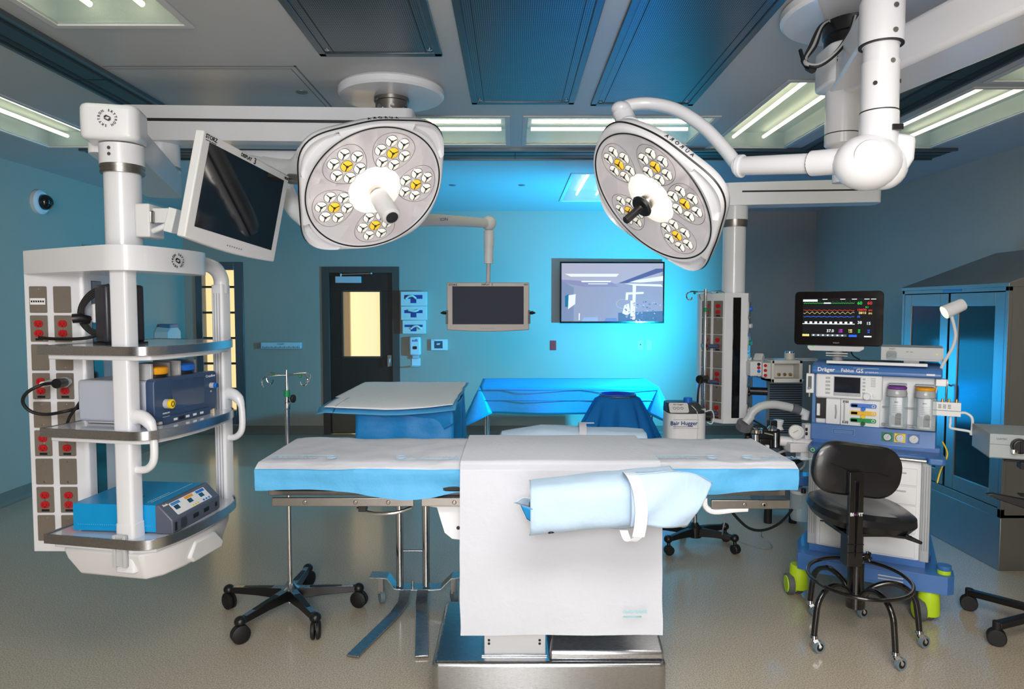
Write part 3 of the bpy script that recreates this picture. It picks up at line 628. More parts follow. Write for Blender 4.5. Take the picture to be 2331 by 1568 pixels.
for y, m_, lb in ((.2, YEL if 0 else ORNG, 'grey cartridge housing with amber roller'), (.38, BLUEK, 'grey cartridge housing with blue roller')):
    g = G().use(GREYW); g.box(-.16, -.03, y - .075, y - .06, .185, .245 + .01); g.box(-.16, -.05, y + .06, y + .075, .185, .25); g.box(-.16, -.14, y - .07, y + .07, .185, .25)
    g.use(m_); g.lathe([(.054, .205), (.058, .212), (.058, .232), (.05, .238), (0, .238)], (-.075, y, 0)); g.use(BLACK); g.lathe([(.054, .185), (.054, .206)], (-.075, y, 0)); g.build('cartridge', None, t, .003, label=lb)
# ---- electrosurgical generator on the bottom shelf
t = thing('electrosurgical_generator', 'bright blue generator with slanted grey control panel on the bottom shelf', 'medical device', (-1.393, 2.765, .742), math.radians(-5))
g = G().use(GENB); g.box(-.43, -.07, 0, .37, .006, .118); g.use(mat('light_blue_dots', (80, 180, 220), .5))
for k in range(34): g.box(-.41 + .0095 * k, -.406 + .0095 * k, -.0008, 0, .03, .033)
g.use(BLACK); g.box(-.3, -.2, .12, .13, .1178, .1186); g.box(-.3, -.29, .12, .16, .1178, .1186)
g.use(INKW)
for k in range(26): g.box(-.115, -.112, .04 + k * .0122, .047 + k * .0122, .1178, .1184); 
for k in range(13): g.box(-.13, -.127, .04 + k * .0122, .047 + k * .0122, .1178, .1184)
g.build('housing', None, t, .004)
GP = mat('graphite_plastic', (84, 90, 106), .38)
prof = [(-.07, .0), (.005, .0), (.005, .058), (-.055, .119), (-.07, .119)]
g = G().use(GP); g.rings([[(x, y, z) for x, z in prof] for y in (-.004, .374)]); fp = g.build('control_panel', None, t, .005)
sl = V((-.06, 0, .061)).normalized(); sn = V((.061, 0, .06)).normalized()
SM = M.Translation((.0052, 0, .058)) @ M(((0, sl.x, sn.x, 0), (1, 0, 0, 0), (0, sl.z, sn.z, 0), (0, 0, 0, 1)))
g = G(SM).use(INKW); g.prism(rrect(.27, .062, .004, 2, .185, .042), 0, .0012)
for y, m_ in ((.085, INKB), (.185, ORNG), (.275, BLUEK)):
    g.use(m_); g.box(y - .028, y + .035, .057, .07, .0012, .0018); g.use(SCROFF); g.box(y - .022, y + .01, .034, .054, .0012, .002)
g.use(BLUEK); [g.box(.25 + .022 * i_, .262 + .022 * i_, .014, .022, .0012, .002) for i_ in range(3)]; g.use(YEL); [g.box(.165 + .02 * i_, .176 + .02 * i_, .014, .022, .0012, .002) for i_ in range(3)]
g.use(INKW); g.text('Bovie', .014, T(.03, .074, .0008), bold=.0004); g.build('keypad', None, fp)
g = G().use(BLACK); g.box(.0045, .0065, .012, .026, .01, .045); g.build('power_switch', None, fp)
g = G().use(mat('deep_grey', (52, 56, 66), .4)); g.prism(rrect(.045, .042, .012, 4, .075, .028), .004, .007, 'x'); g.build('socket', None, fp)
for y, w_ in ((.17, .02), (.255, .02), (.338, .008)): G().box(.0045, .0065, y - w_, y + w_, .02, .038).build('socket', BLACK, fp)
# ---------------------------------------------------------------- display 3
def display(name, label, w_, h_, mw, scr, frm, txts, dep=.06, bulge=.012, sw=.86, sh=.80):
    t = thing(name, label, 'monitor', mw=mw)
    n = 12; pts = [(-w_ / 2, h_ / 2), (w_ / 2, h_ / 2), (w_ / 2, -h_ / 2)] + [(w_ / 2 - w_ * k / n, -h_ / 2 - bulge * math.sin(PI * k / n)) for k in range(1, n)] + [(-w_ / 2, -h_ / 2)]
    g = G().use(frm); g.prism([(x, z) for x, z in pts], 0, dep * .6, 'y'); g.prism([(x * .8, z * .8) for x, z in pts], dep * .6, dep, 'y'); g.build('casing', None, t, .005)
    zc = h_ * .02
    G().box(-w_ * sw / 2, w_ * sw / 2, -.0015, .0, zc - h_ * sh / 2, zc + h_ * sh / 2).build('screen', scr, t)
    g = G().use(INK)
    for s_, z_, x_, c_ in txts: g.text(s_, z_, T(x_ * w_ / 2, -.0006, c_ * h_ / 2) @ FRONT, bold=.0006)
    g.use(mat('button_grey', (140, 140, 145), .5)); [g.prism(rrect(.008, .006, .002, 2, -.05 + .016 * k, -h_ * .465), -.0012, 0, 'y') for k in range(7)]
    g.build('lettering', None, t)
    return t
dm = M.Translation((-1.113, 2.86, 2.101)) @ (RZ(78.9) @ RY(4.9) @ RX(9.6))
t = display('display_monitor', 'white tilted flat monitor reading DISPLAY 3, held by the equipment boom column', .62, .40, dm, SCROFF, WHITE2, [('STORZ', .022, -.84, .925), ('DISPLAY', .02, -.1, .92), ('3', .036, .1, .92), ('NDS', .015, .92, .91)], sw=.865, sh=.80)
g = G(); g.text('KARL STORZ - ENDOSKOPE', .005, T(-.26, -.0006, .1715) @ FRONT); g.build('lettering', INK, t)
dmi = dm.inverted()
g = G(dmi).use(WHITE2)
g.obox(P(341, 505, 2.86), (.06, .12, .135)); g.build('column_clamp', None, t, .006)
g = G(dmi).use(WHITE2); g.bar(P(342, 492, 2.86), P(392, 492, 2.84), .05, .06); g.bar(P(385, 500, 2.84), P(404, 505, 2.84), .06, .1)
g.use(STEELD); g.cyl(P(343, 480, 2.82), P(343, 508, 2.82), .014); g.use(WHITE2); g.tube(spline([P(325, 522, 2.86), P(345, 526, 2.83), P(362, 520, 2.82), P(385, 510, 2.83)], 5), .012, 10); g.build('bracket_arm', None, t, .004)
g = G(dmi).use(BLACK); g.cyl(P(394, 480, 2.84), P(394, 520, 2.84), .008); g.build('hinge_pin', None, t)
# ---------------------------------------------------------------- display 1 with its spring arm
d1 = P(1111, 697, 5.1)
t = display('display_monitor', 'grey flat monitor reading DISPLAY 1, hanging in front of the blue wall', .612, .352, M.Translation(d1) @ RZ(1), SCRGREY, BEIGE, [('STORZ', .02, -.85, .9), ('DISPLAY', .016, -.06, .91), ('1', .03, .1, .91), ('NDS', .015, .92, .91)], sw=.865, sh=.8, bulge=.012)
di = (M.Translation(d1) @ RZ(1)).inverted()
for s_ in (-1, 1):
    g = G().use(BLACK); g.box(s_ * .306 - .008, s_ * .306 + .008, -.01, .03, -.13, -.03); g.tube([(s_ * .31, 0, -.05), (s_ * .33, -.01, -.048), (s_ * .352, -.012, -.05)], [.012, .014, .004], 8); g.build('side_handle', None, t, .002)
g = G(di).use(WHITE2); top = P(1113, 508, 5.12)
g.cyl(P(1112, 600, 5.12), P(1113, 545, 5.12), .034); g.cyl(P(1113, 560, 5.12), P(1113, 525, 5.12), .038); g.sph(top, .055); g.build('arm_joint', None, t)
g = G(di).use(GREYW); g.cyl(P(1111, 648, 5.14), P(1112, 598, 5.12), .016); g.build('drop_tube', None, t)
g = G(di).use(WHITE2); g.tube([top, P(1040, 503, 4.85), P(962, 500, 4.55)], [.035, .038, .042], 14); g.tube([P(962, 500, 4.55), P(900, 492, 4.3)], [.048, .05], 14); g.build('spring_arm', None, t)
g = G(di).use(INKN); g.text('SKYTRON', .03, T(*P(998, 500, 4.64)) @ RZ(-15) @ RX(0) @ FRONT); g.build('lettering', None, t)
g = G(di).use(WHITE2); a = V((-.69, 4.0, 2.42)); b_ = P(900, 492, 4.3); g.tube([a, V((b_.x, b_.y, 2.42)), ], .045, 14); g.cyl((b_.x, b_.y, 2.46), b_, .05); g.build('extension_arm', None, t)
# ================================================================ operating table
t = thing('operating_table', 'stainless steel operating table base and top under white and blue drapes', 'operating table', (.06, 2.95, 0))
TI = T(-.06, -2.95, 0)
g = G(TI).use(STEEL); g.prism(rrect(1.0, .62, .03, 4, .158, 3.14), 0, .165); g.build('base', None, t, .018, 4)
g = G(TI).use(STEEL); g.rings([[(.16, 2.85, .165), (.65, 2.85, .165), (.65, 3.35, .165), (.16, 3.35, .165)], [(.162, 2.852, .20), (.648, 2.852, .20), (.648, 3.35, .20), (.162, 3.35, .20)], [(.175, 2.93, .275), (.635, 2.93, .275), (.635, 3.35, .275), (.175, 3.35, .275)]]); g.build('motor_cover', None, t, .01, 3)
g = G(TI).use(WHITE); g.box(-.12, .145, 2.90, 3.2, .165, .52); g.use(STEEL); g.box(-.132, .152, 2.885, 3.21, .165, .172); g.use(GROOVE)
for x in (-.1, .12):
    for z in (.215, .23): g.lathe([(.006, 0), (.006, .003)], (x, 2.90, z), (0, -1, 0), 10)
g.build('column_shroud', None, t, .006)
g = G(TI).use(WHITE); g.box(-.1, .125, 2.87, 3.13, .5, .72); g.box(-.08, .105, 2.9, 3.1, .7, .88); g.build('column', None, t, .006)
g = G(TI).use(STEELD); g.box(-.98, 1.1, 2.72, 3.16, .915, .945); g.build('top_frame', None, t, .003)
g = G(TI).use(RUBBER); g.prism(rrect(2.05, .52, .05, 4, .06, 2.93), .945, .965); g.build('mattress_underside', None, t, .005)
for a, b_, z in ((-.945, -.387, .905), (-.357, .25, .905), (.785, 1.095, .895)):
    for yy in (2.665, 3.22):
        g = G(TI).use(PLATE if 0 else STEELD); g.box(a, b_, yy - .006, yy + .006, z - .016, z + .018); g.use(STEELD)
        s = -1 if yy < 3 else 1
        for x in (a + .13, (a + b_) / 2 + .05, b_ - .1): 
            if b_ - a < .3 and x != a + .13: continue
            g.lathe([(.009, 0), (.008, .004)], (x, yy + s * .006, z), (0, s, 0), 12)
            g.cyl((x, yy, z), (x, yy - s * .05, z), .008, n=8)
        g.build('side_rail', None, t, .002)
g = G(TI).use(WHITE); g.prism([(-.36, .90), (-.35, .88), (-.30, .872), (-.285, .82), (-.27, .77), (-.24, .745), (-.2, .74), (.1, .74), (.1, .90)], 2.7, 2.9, 'y'); g.use(GROOVE); g.lathe([(.008, 0), (.008, .002)], (-.215, 2.7, .79), (0, -1, 0), 10)
g.build('drive_housing', None, t, .012, 3)
g = G(TI).use(WHITE); g.tube(spline([(.76, 2.67, .92), (.765, 2.67, .885), (.8, 2.67, .865), (.88, 2.67, .873), (.93, 2.67, .876)], 4), .012, 8); g.build('rail_bracket', None, t)
g = G(TI).use(CHROME); g.tube(spline([(-.62, 2.7, .87), (-.55, 2.68, .855), (-.46, 2.68, .858), (-.4, 2.7, .875)], 5), .007, 8); g.use(BLACK); g.box(-.61, -.58, 2.68, 2.72, .86, .885); g.build('release_handle', None, t, .002)
# mattress sheet: white top, blue sides
def nz(x, y, z=0., s=1.): return noise.noise(V((x * s, y * s, z)))
def sheet(u, v):
    x = -1.01 + 2.135 * u
    e = min(1, min(u, 1 - u) / .012) ; path = [(2.66, .955), (2.652, 1.035), (2.70, 1.056), (2.95, 1.056), (3.20, 1.056), (3.235, 1.03), (3.225, .955)]
    k = v * (len(path) - 1); i = min(int(k), len(path) - 2); f_ = k - i
    y = path[i][0] * (1 - f_) + path[i + 1][0] * f_; z = path[i][1] * (1 - f_) + path[i + 1][1] * f_
    top = 1 if .3 < v < .68 else 0
    wv = .006 * nz(x, y, 3, 4) + .004 * nz(x, y, 9, 11)
    z += wv * (1.4 if top else .5) * e; 
    if not top: y += (-1 if v < .5 else 1) * (.006 * nz(x, z, 1, 7) + .004 * nz(x, z, 5, 18)) + (.006 * nz(x, 0, 2, 2) if v < .1 else 0)
    if v < .2: z += (.02 * nz(x, 0, 8, 3) - .004 - .03 * math.exp(-((x + .38) / .2) ** 2) - .02 * math.exp(-((x - .78) / .1) ** 2)) * (1 - v / .2); y += .010 * nz(x * 1.0, z * 3, 11, 6) + .006 * math.sin((x * 9 + z * 30)) * (1 if x > .6 or -.6 < x < -.2 else .3)
    return (x, y, z)
g = G(); DT = g.use(DRB).mi; DWi = g.use(DRW).mi
g.grid(sheet, 150, 42, lambda u, v: DWi if .2 < v < .78 else DT)
g.mi = DT
for u in (0, 1):
    ps = [sheet(u, j / 42) for j in range(43)]; c_ = V((ps[0][0] + (-.0 if u == 0 else .0), 2.95, 1.0))
    vs = [g.v(p) for p in ps]; ct = g.v(c_)
    for j in range(42): g.f([vs[j], vs[j + 1], ct])
bmesh.ops.remove_doubles(g.bm, verts=g.bm.verts, dist=.0004)
o = g.build('mattress_sheet', recalc=True, ang=60); tag(o, 'long mattress sheet on the operating table, white top and light blue sides', 'sheet')
# hanging white drape over the middle
def drape(u, v):
    x = -.202 + .785 * u
    path = [(2.632, .385), (2.625, .7), (2.628, .95), (2.636, 1.04), (2.672, 1.064), (2.95, 1.066), (3.22, 1.064)]
    k = v * (len(path) - 1); i = min(int(k), len(path) - 2); f_ = k - i
    y = path[i][0] * (1 - f_) + path[i + 1][0] * f_; z = path[i][1] * (1 - f_) + path[i + 1][1] * f_
    h = max(0, 1.04 - z)
    y += -.02 * h * (.4 + nz(x, 0, 2, 3)) - .012 * h * nz(x, z, 4, 5)
    if v > .62: z += .003 * (1 + nz(x, y, 3, 4))
    x += (.01 * h * (1 if u > .5 else .4)) * (2 * u - 1) + .012 * h * nz(z, 0, 7, 6) * (1 if u in (0, 1) else .5)
    return (x, y, z)
g = G(); g.use(DRW); g.grid(drape, 60, 90); g.use(INKB); g.use(mat('faint_teal_print', (130, 200, 215), .7)); g.text('microtek', .026, T(.475, 2.585, .50) @ FRONT); g.box(.43, .5, 2.5845, 2.5855, .477, .481)
o = g.build('hanging_drape', solid=0, ang=60, recalc=False); tag(o, 'white paper drape hanging down the front of the operating table', 'drape')
g = G()
def ringmark(g, m4, flip=False):
    g.use(mat('faint_blue_print', (160, 196, 224), .7)); g.text('microtek', .05, m4 @ T(.1, 0, 0), ext=.0003); old = g.m; g.m = old @ m4
    g.torus((-.05, 0, 0), (0, 0, 1), .02, .002, 20, 4); g.box(-.05, .2, -.035, -.033, -.0004, .0004); g.m = old
for x, fl in ((-.4, 0), (-.78, 180), (.76, 180), (1.0, 0)):
    ringmark(g, T(x - (0 if not fl else 0), 2.745, 1.0665) @ RZ(fl))
o = g.build('printed_marks', ang=60); o.parent = bpy.data.objects['mattress_sheet']; o['kind'] = 'stuff'
# arm board in front: padded board, pale blue wrap, white strap
AB = thing('arm_board', 'padded arm board wrapped in pale blue paper with white strap, in front of the table', 'arm board', (.345, 2.45, .96)); AB.scale = (.78, .85, 1.0)
def wrapf(u, v):
    # u along the length, v around: top, front, underside
    x = -.36 + .66 * u
    sag = .02 * math.sin(PI * u)
    w_ = .105 + .012 * math.sin(PI * u) ; a = -PI * .62 + v * PI * 1.32
    cy, cz = -.0, .0
    r1 = w_ * (1.0 if u > .02 else .96); hh = .072 + .02 * (1 if u < .7 else 1 - (u - .7) * .6)
    ex = .62
    ca, sa = math.cos(a), math.sin(a)
    y = -math.copysign(abs(ca) ** ex, ca) * r1; z = math.copysign(abs(sa) ** ex, sa) * hh
    # flared paper end on the right
    if v < .12: z -= (.12 - v) * (.25 + .3 * nz(x, 0, 3, 5)); y -= .06 * (.12 - v)
    z += .004 * nz(x, y * 2, 2, 9); y += .006 * nz(x, z * 2, 6, 7)
    z += .055 * (u - .45) + .012
    return (x, y, z)
g = G(); g.use(DRLB); g.grid(wrapf, 70, 40); g.build('paper_wrap', None, AB, solid=.0015, recalc=False, ang=70)
g = G().use(BLACK); g.prism(rrect(.72, .17, .03, 4, .02, .02), -.045, -.015); g.use(VINYL); g.prism(rrect(.74, .185, .06, 4, .02, .0), -.015, .045); g.build('board_pad', None, AB, .01)
g = G().use(DRK); g.use(mat('blue_liner', (0, 130, 195), .5)); g.grid(lambda u, v: (-.375 + .03 * u - .03 * (1 - v) * (1 - u), -.10 + .02 * v, .02 - .055 * v - .015 * u), 6, 6); g.build('liner_corner', None, AB, solid=.001)
g = G().use(DRLB); g.grid(lambda u, v: (-.36 - .075 * v * (1 - u), -.125 + .06 * u + .01 * v, .05 - .02 * v - .03 * u + .01 * math.sin(3 * v)), 8, 8); g.build('paper_corner', None, AB, solid=.001)
# flared paper end
abi = (T(.345, 2.45, .96) @ M.Diagonal((.78, .85, 1.0, 1))).inverted()
FT = [P(1434, 1080, 2.345), P(1480, 1077, 2.355), P(1535, 1072, 2.375), P(1588, 1080, 2.40), P(1622, 1099, 2.42)]
FB = [P(1434, 1200, 2.345), P(1465, 1198, 2.33), P(1500, 1200, 2.33), P(1535, 1200, 2.35), P(1566, 1198, 2.37)]
FT, FB = spline(FT, 6), spline(FB, 6)
def flare(u, v):
    i = u * (len(FT) - 1); k = min(int(i), len(FT) - 2); f_ = i - k
    a_ = FT[k].lerp(FT[k + 1], f_); b_ = FB[k].lerp(FB[k + 1], f_); p = a_.lerp(b_, v)
    return p + V((-.008 * math.sin(PI * v) * u, -.03 * math.sin(PI * v) + .006 * math.sin(9 * u + 5 * v), .003 * nz(u * 3, v * 3, 2)))
g = G(abi).use(DRLB); g.grid(flare, 30, 20)
g.grid(lambda u, v: FT[int(u * (len(FT) - 1) + .001)].lerp(V((FT[int(u * (len(FT) - 1) + .001)].x - .01, 2.625, 1.02 - .02 * u)), v) + V((0, 0, .012 * math.sin(PI * v))), len(FT) - 1, 10)
bmesh.ops.remove_doubles(g.bm, verts=g.bm.verts, dist=.0005); g.build('paper_flap', None, AB, solid=.0012)
g = G(abi).use(mat('strap_white', (222, 224, 232), .6))
def ribbon(g, pts, w_):
    sp_ = spline(pts, 6); g.rings([[p + V((-w_, 0, 0)), p + V((w_, -.002, 0)), p + V((w_, 0, .0015)), p + V((-w_, .002, .0015))] for p in sp_])
ribbon(g, [P(1428, 1074, 2.50), P(1434, 1077, 2.38), P(1445, 1092, 2.325), P(1455, 1120, 2.305), P(1460, 1160, 2.30), P(1458, 1195, 2.30), P(1453, 1222, 2.315)], .021); g.build('strap', None, AB)
g = G(abi).use(mat('strap_white')); ribbon(g, [P(1453, 1222, 2.315), P(1440, 1232, 2.33), P(1428, 1228, 2.335), P(1420, 1208, 2.33)], .014); g.build('strap_tail', None, AB)
g = G().use(BLACK); g.cyl((-.27, -.075, -.045), (-.265, -.08, -.085), .014); g.build('locking_knob', None, AB)
g = G().use(STEELD); g.box(.1, .16, .08, .245, -.02, .0); g.build('rail_clamp', None, AB, .004)
# far arm board behind the table
t = thing('arm_board', 'far padded arm board wrapped in pale blue paper, showing over the far table edge', 'arm board', (.32, 3.46, 1.02))
def fb(u, v):
    x = -.39 + .74 * u; a = PI * v; r = .1 * (1 if u > .25 else (.35 + .65 * math.sin(PI / 2 * u / .25)))
    return (x, -math.cos(a) * r, .03 * 1.3 * math.sin(a) ** .5 * (1 if u > .02 else .3) + .004 * nz(x, v, 1, 6) + (.04 * min(1, u / .3) - .03 * u) - .02)
g = G().use(DRLB); g.grid(fb, 40, 16); g.build('paper_wrap', None, t, solid=.0012)
G().box(-.3, .3, -.08, .08, -.04, .005).build('board_pad', VINYL, t, .01)
g = G().use(DRW)
sp_ = spline([(.02, -.112, -.02), (.03, -.108, .03), (.035, -.05, .058), (.04, .04, .06), (.045, .105, .03), (.05, .11, -.01)], 4)
g.rings([[(p.x - .018, p.y, p.z), (p.x + .018, p.y, p.z), (p.x + .018, p.y, p.z + .002), (p.x - .018, p.y, p.z + .002)] for p in sp_]); g.box(.05, .1, .02, .03, .058, .062); g.build('strap', None, t)
G().box(-.03, .03, -.24, -.06, -.05, -.03).build('rail_clamp', STEELD, t)
# ================================================================ surgical lamps
LENSM = mat('led_lens', (232, 234, 236), .12, .15, emit=(255, 246, 225), es=.5, coat=.4)
LENSY = mat('amber_led_lens', (246, 196, 60), .15, emit=(255, 200, 40), es=.5, coat=.4)
RINGG = mat('lamp_centre_glow', (255, 250, 240), .3, emit=(255, 248, 232), es=3.2)
RINGH = mat('lamp_centre_halo', (250, 246, 240), .3, emit=(255, 246, 230), es=.6)
LAMPW = mat('lamp_face_glow', (226, 220, 222), .25, coat=.3, var=.02, emit=(255, 244, 240), es=.22)  # emission added to brighten the white face plate
SPOKE = mat('lens_spoke', (64, 70, 66), .3, .5)
lensdata = {}
def led(par, x, y, kind, name='led_lens'):
    if kind not in lensdata:
        g = G().use(LENSY if kind else LENSM); g.lathe([(.0265, -.001), (.0255, .002), (.018, .0045), (.0, .006)], ax=(0, 0, -1), n=20)
        g.use(mat('lens_rim', (150, 150, 150), .2, .6)); g.torus((0, 0, -.0005), (0, 0, 1), .0268, .0016, 20, 5)
        g.use(SPOKE)
        for k in range(3): a = 2 * PI * k / 3 + .5; g.bar((0, 0, -.0062), (.023 * math.cos(a), .023 * math.sin(a), -.0035), .0042, .002)
        g.lathe([(.006, 0), (.006, .002), (0, .002)], (0, 0, -.006), (0, 0, -1), 10)
        lensdata[kind] = g.build(name, None, par)
        o = lensdata[kind]
    else: o = lensdata[kind].copy(); COL.objects.link(o); o.parent = par
    o.location = (x, y, -.0305); o['label'] = 'amber led lens' if kind else 'clear led lens'; return o
def lamp(name, label, pos, nrm, petals, bumps, mount, hcol, hlen, black):
    z = -V(nrm).normalized(); x = V((0, 0, 1)).cross(z).normalized(); y = z.cross(x)
    mw = M(((x.x, y.x, z.x, pos[0]), (x.y, y.y, z.y, pos[1]), (x.z, y.z, z.z, pos[2]), (0, 0, 0, 1)))
    t = thing(name, label, 'surgical lamp', mw=mw)
    def Rr(a, add=0.):
        r = .326
        for bmp, am in [(b_, .062) for b_ in bumps] + [(mount, .022)]:
            d_ = (a - math.radians(bmp) + PI) % (2 * PI) - PI; r += am * math.exp(-(d_ / .36) ** 2)
        return r + add
    N = 120; A = [2 * PI * k / N for k in range(N)]
    def ring(add, zz, sc=1.): return [(Rr(a, add) * sc * math.cos(a), Rr(a, add) * sc * math.sin(a), zz) for a in A]
    # rim bezel from the face ring outwards, with grip slots
    slot = []
    for b_ in bumps: slot.append(math.radians(b_))
    g = G().use(WHITE)
    def mid(r, zz): return [(r * math.cos(a), r * math.sin(a), zz) for a in A]
    rs = [mid(.311, -.03), mid(.318, -.034)]
    # split outwards in steps so grip slots can be recessed
    for k, (f_, zz) in enumerate(((.15, -.034), (.3, -.033), (.5, -.032), (.75, -.03), (.93, -.026), (1, -.018), (1.0, -.004))):
        row = []
        for a in A:
            R_ = Rr(a); r_ = .318 + (R_ - .318) * f_; d_ = min(abs((a - s + PI) % (2 * PI) - PI) for s in slot); zz2 = zz
            if f_ in (.3, .5, .75) and d_ < .33: zz2 = zz + .03
            row.append((r_ * math.cos(a), r_ * math.sin(a), zz2))
        rs.append(row)
    rs += [ring(.0, .012), ring(-.004, .03), ring(-.03, .05), ring(0, .06, .8), ring(0, .064, .5), ring(0, .064, .02)]
    g.rings(rs, True); body = g.build('housing', None, t, ang=50)
    g = G().use(mat('grip_shadow', (120, 118, 116), .5))
    g = G().use(BLACK); g.tube([(Rr(a, .0008) * math.cos(a), Rr(a, .0008) * math.sin(a), -.006) for a in A], .0042, 6, True); g.build('rim_gasket', None, t)
    g = G().use(BLACK); g.tube(mid(.311, -.031), .0035, 6, True); g.build('face_gasket', None, t)
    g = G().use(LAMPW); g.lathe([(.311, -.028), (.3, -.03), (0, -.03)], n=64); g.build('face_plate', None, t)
    g = G().use(mat('seam_grey', (120, 116, 116), .5))
    for p in petals:
        a = math.radians(p); c = V((.195 * math.cos(a), .195 * math.sin(a), -.0302)); u = V((math.cos(a), math.sin(a), 0)); v_ = V((-u.y, u.x, 0))
        g.tube([c + u * (math.cos(q_) * .095) + v_ * (math.sin(q_) * (.096 - .02 * math.cos(q_ + PI))) for q_ in [2 * PI * k / 40 for k in range(40)]], .0012, 4, True)
    g.build('module_seams', None, t, kind='stuff')
    for p in petals:
        a = math.radians(p); cx, cy = .195 * math.cos(a), .195 * math.sin(a); led(t, cx, cy, 1)
        for k in range(6): q_ = a + PI / 6 + k * PI / 3; led(t, cx + .06 * math.cos(q_), cy + .06 * math.sin(q_), 0)
    g = G().use(RINGH); g.lathe([(.122, -.0302), (.115, -.033), (.088, -.037)], n=48, cap=False); g.use(RINGG); g.lathe([(.09, -.0365), (.07, -.044), (.042, -.046), (.036, -.04), (.034, -.03)], n=48, cap=False)
    g.use(RINGH)
    for k in range(18): a = 2 * PI * k / 18; g.bar((.046 * math.cos(a), .046 * math.sin(a), -.046), (.07 * math.cos(a), .07 * math.sin(a), -.0395), .0035, .003)
    g.build('centre_light', None, t)
    g = G().use(STEELD); g.lathe([(.034, -.03), (.034, -.06), (.03, -.066), (0, -.066)], n=28); g.build('handle_collar', None, t)
    g = G().use(hcol)
    if black:
        g.lathe([(.026, -.066), (.03, -.07), (.048, -.078), (.05, -.085), (.044, -.094), (.02, -.098), (.0165, -.105), (.0165, -.185), (.01, -.19), (0, -.19)])
        for k in range(6): a = k * PI / 3; g.cyl((.0155 * math.cos(a), .0155 * math.sin(a), -.105), (.0155 * math.cos(a), .0155 * math.sin(a), -.183), .0022, n=6)
    else: g.lathe([(.034, -.066), (.042, -.075), (.043, -.17), (.044, -.21), (.04, -.225), (.032, -.23), (0, -.23)]); 
    g.build('handle', None, t, .001)
    if not black: G().lathe([(.027, -.229), (.027, -.234), (0, -.235)]).build('handle_cap', BLACKG, t)
    l = bpy.data.lights.new(name + '_beam', 'SPOT'); l.energy = 10; l.color = (1, .97, .92); l.spot_size = math.radians(95); l.spot_blend = .8; l.shadow_soft_size = .12
    lo = bpy.data.objects.new('lamp_beam', l); COL.objects.link(lo); lo.parent = t; lo.location = (0, 0, -.06)
    return t, mw, Rr, mid
def rimtext(t, Rr, a0, word, size=.022):
    g = G().use(INK); n = len(word)
    for k, c_ in enumerate(word):
        a = a0 + (k - (n - 1) / 2) * -.075 ; r = Rr(a) + .0012
        ex = V((math.sin(a), -math.cos(a), 0)); nn = V((math.cos(a), math.sin(a), 0)); up = V((0, 0, 1))
        m4 = M(((ex.x, up.x, nn.x, r * nn.x), (ex.y, up.y, nn.y, r * nn.y), (ex.z, up.z, nn.z, .014), (0, 0, 0, 1)))
        g.text(c_, size, m4 @ RZ(180) if 0 else m4, bold=.0004)
    g.build('lettering', None, t)
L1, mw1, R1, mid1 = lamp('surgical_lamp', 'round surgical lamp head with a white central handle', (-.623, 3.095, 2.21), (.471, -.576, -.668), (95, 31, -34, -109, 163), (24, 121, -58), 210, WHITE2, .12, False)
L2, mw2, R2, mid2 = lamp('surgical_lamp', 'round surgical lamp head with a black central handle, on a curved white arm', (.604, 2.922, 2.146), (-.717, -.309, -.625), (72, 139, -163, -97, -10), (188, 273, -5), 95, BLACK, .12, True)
i1, i2 = mw1.inverted(), mw2.inverted()
def rt_text(t, mw, Rr, px, py, Y, word):
    inv_ = mw.inverted(); a_ = inv_ @ P(px, py, Y); return math.atan2(a_.y, a_.x)
rimtext(L1, R1, math.radians(80), 'AURORA'); rimtext(L2, R2, math.radians(150), 'AURORA')
# lamp 1: side knobs and yoke behind
g = G(i1).use(STEELD); a = P(690, 410, 3.12); g.cyl(a, P(661, 407, 3.2), .024); g.use(BLACK); g.cyl(P(662, 407, 3.2), P(657, 407, 3.205), .017); g.build('side_knob', None, L1)
g = G(i1).use(WHITE); g.tube(spline([P(700, 350, 3.35), P(668, 385, 3.5), P(600, 378, 3.65)], 6), .05, 14); g.tube(spline([P(700, 500, 3.25), P(668, 470, 3.35), P(650, 430, 3.5), P(640, 395, 3.6)], 6), .045, 14); g.build('yoke', None, L1)
g = G(i1).use(WHITE); g.tube(spline([P(640, 388, 3.62), P(560, 372, 3.8), P(470, 360, 3.95)], 4), .05, 14); e1 = P(470, 360, 3.95); g.sph(e1, .07); g.cyl(e1, (e1.x, e1.y, 2.57), .05); g.build('spring_arm', None, L1)
g = G(i1).use(WHITE); g.tube([(e1.x, e1.y, 2.52), (-.69, 4.0, 2.52)], .045, 14); g.build('extension_arm', None, L1)
g = G(i1).use(INK); g.text('ON', .04, T(*P(651, 384, 3.49)) @ RZ(-8) @ FRONT); g.build('lettering', None, L1)
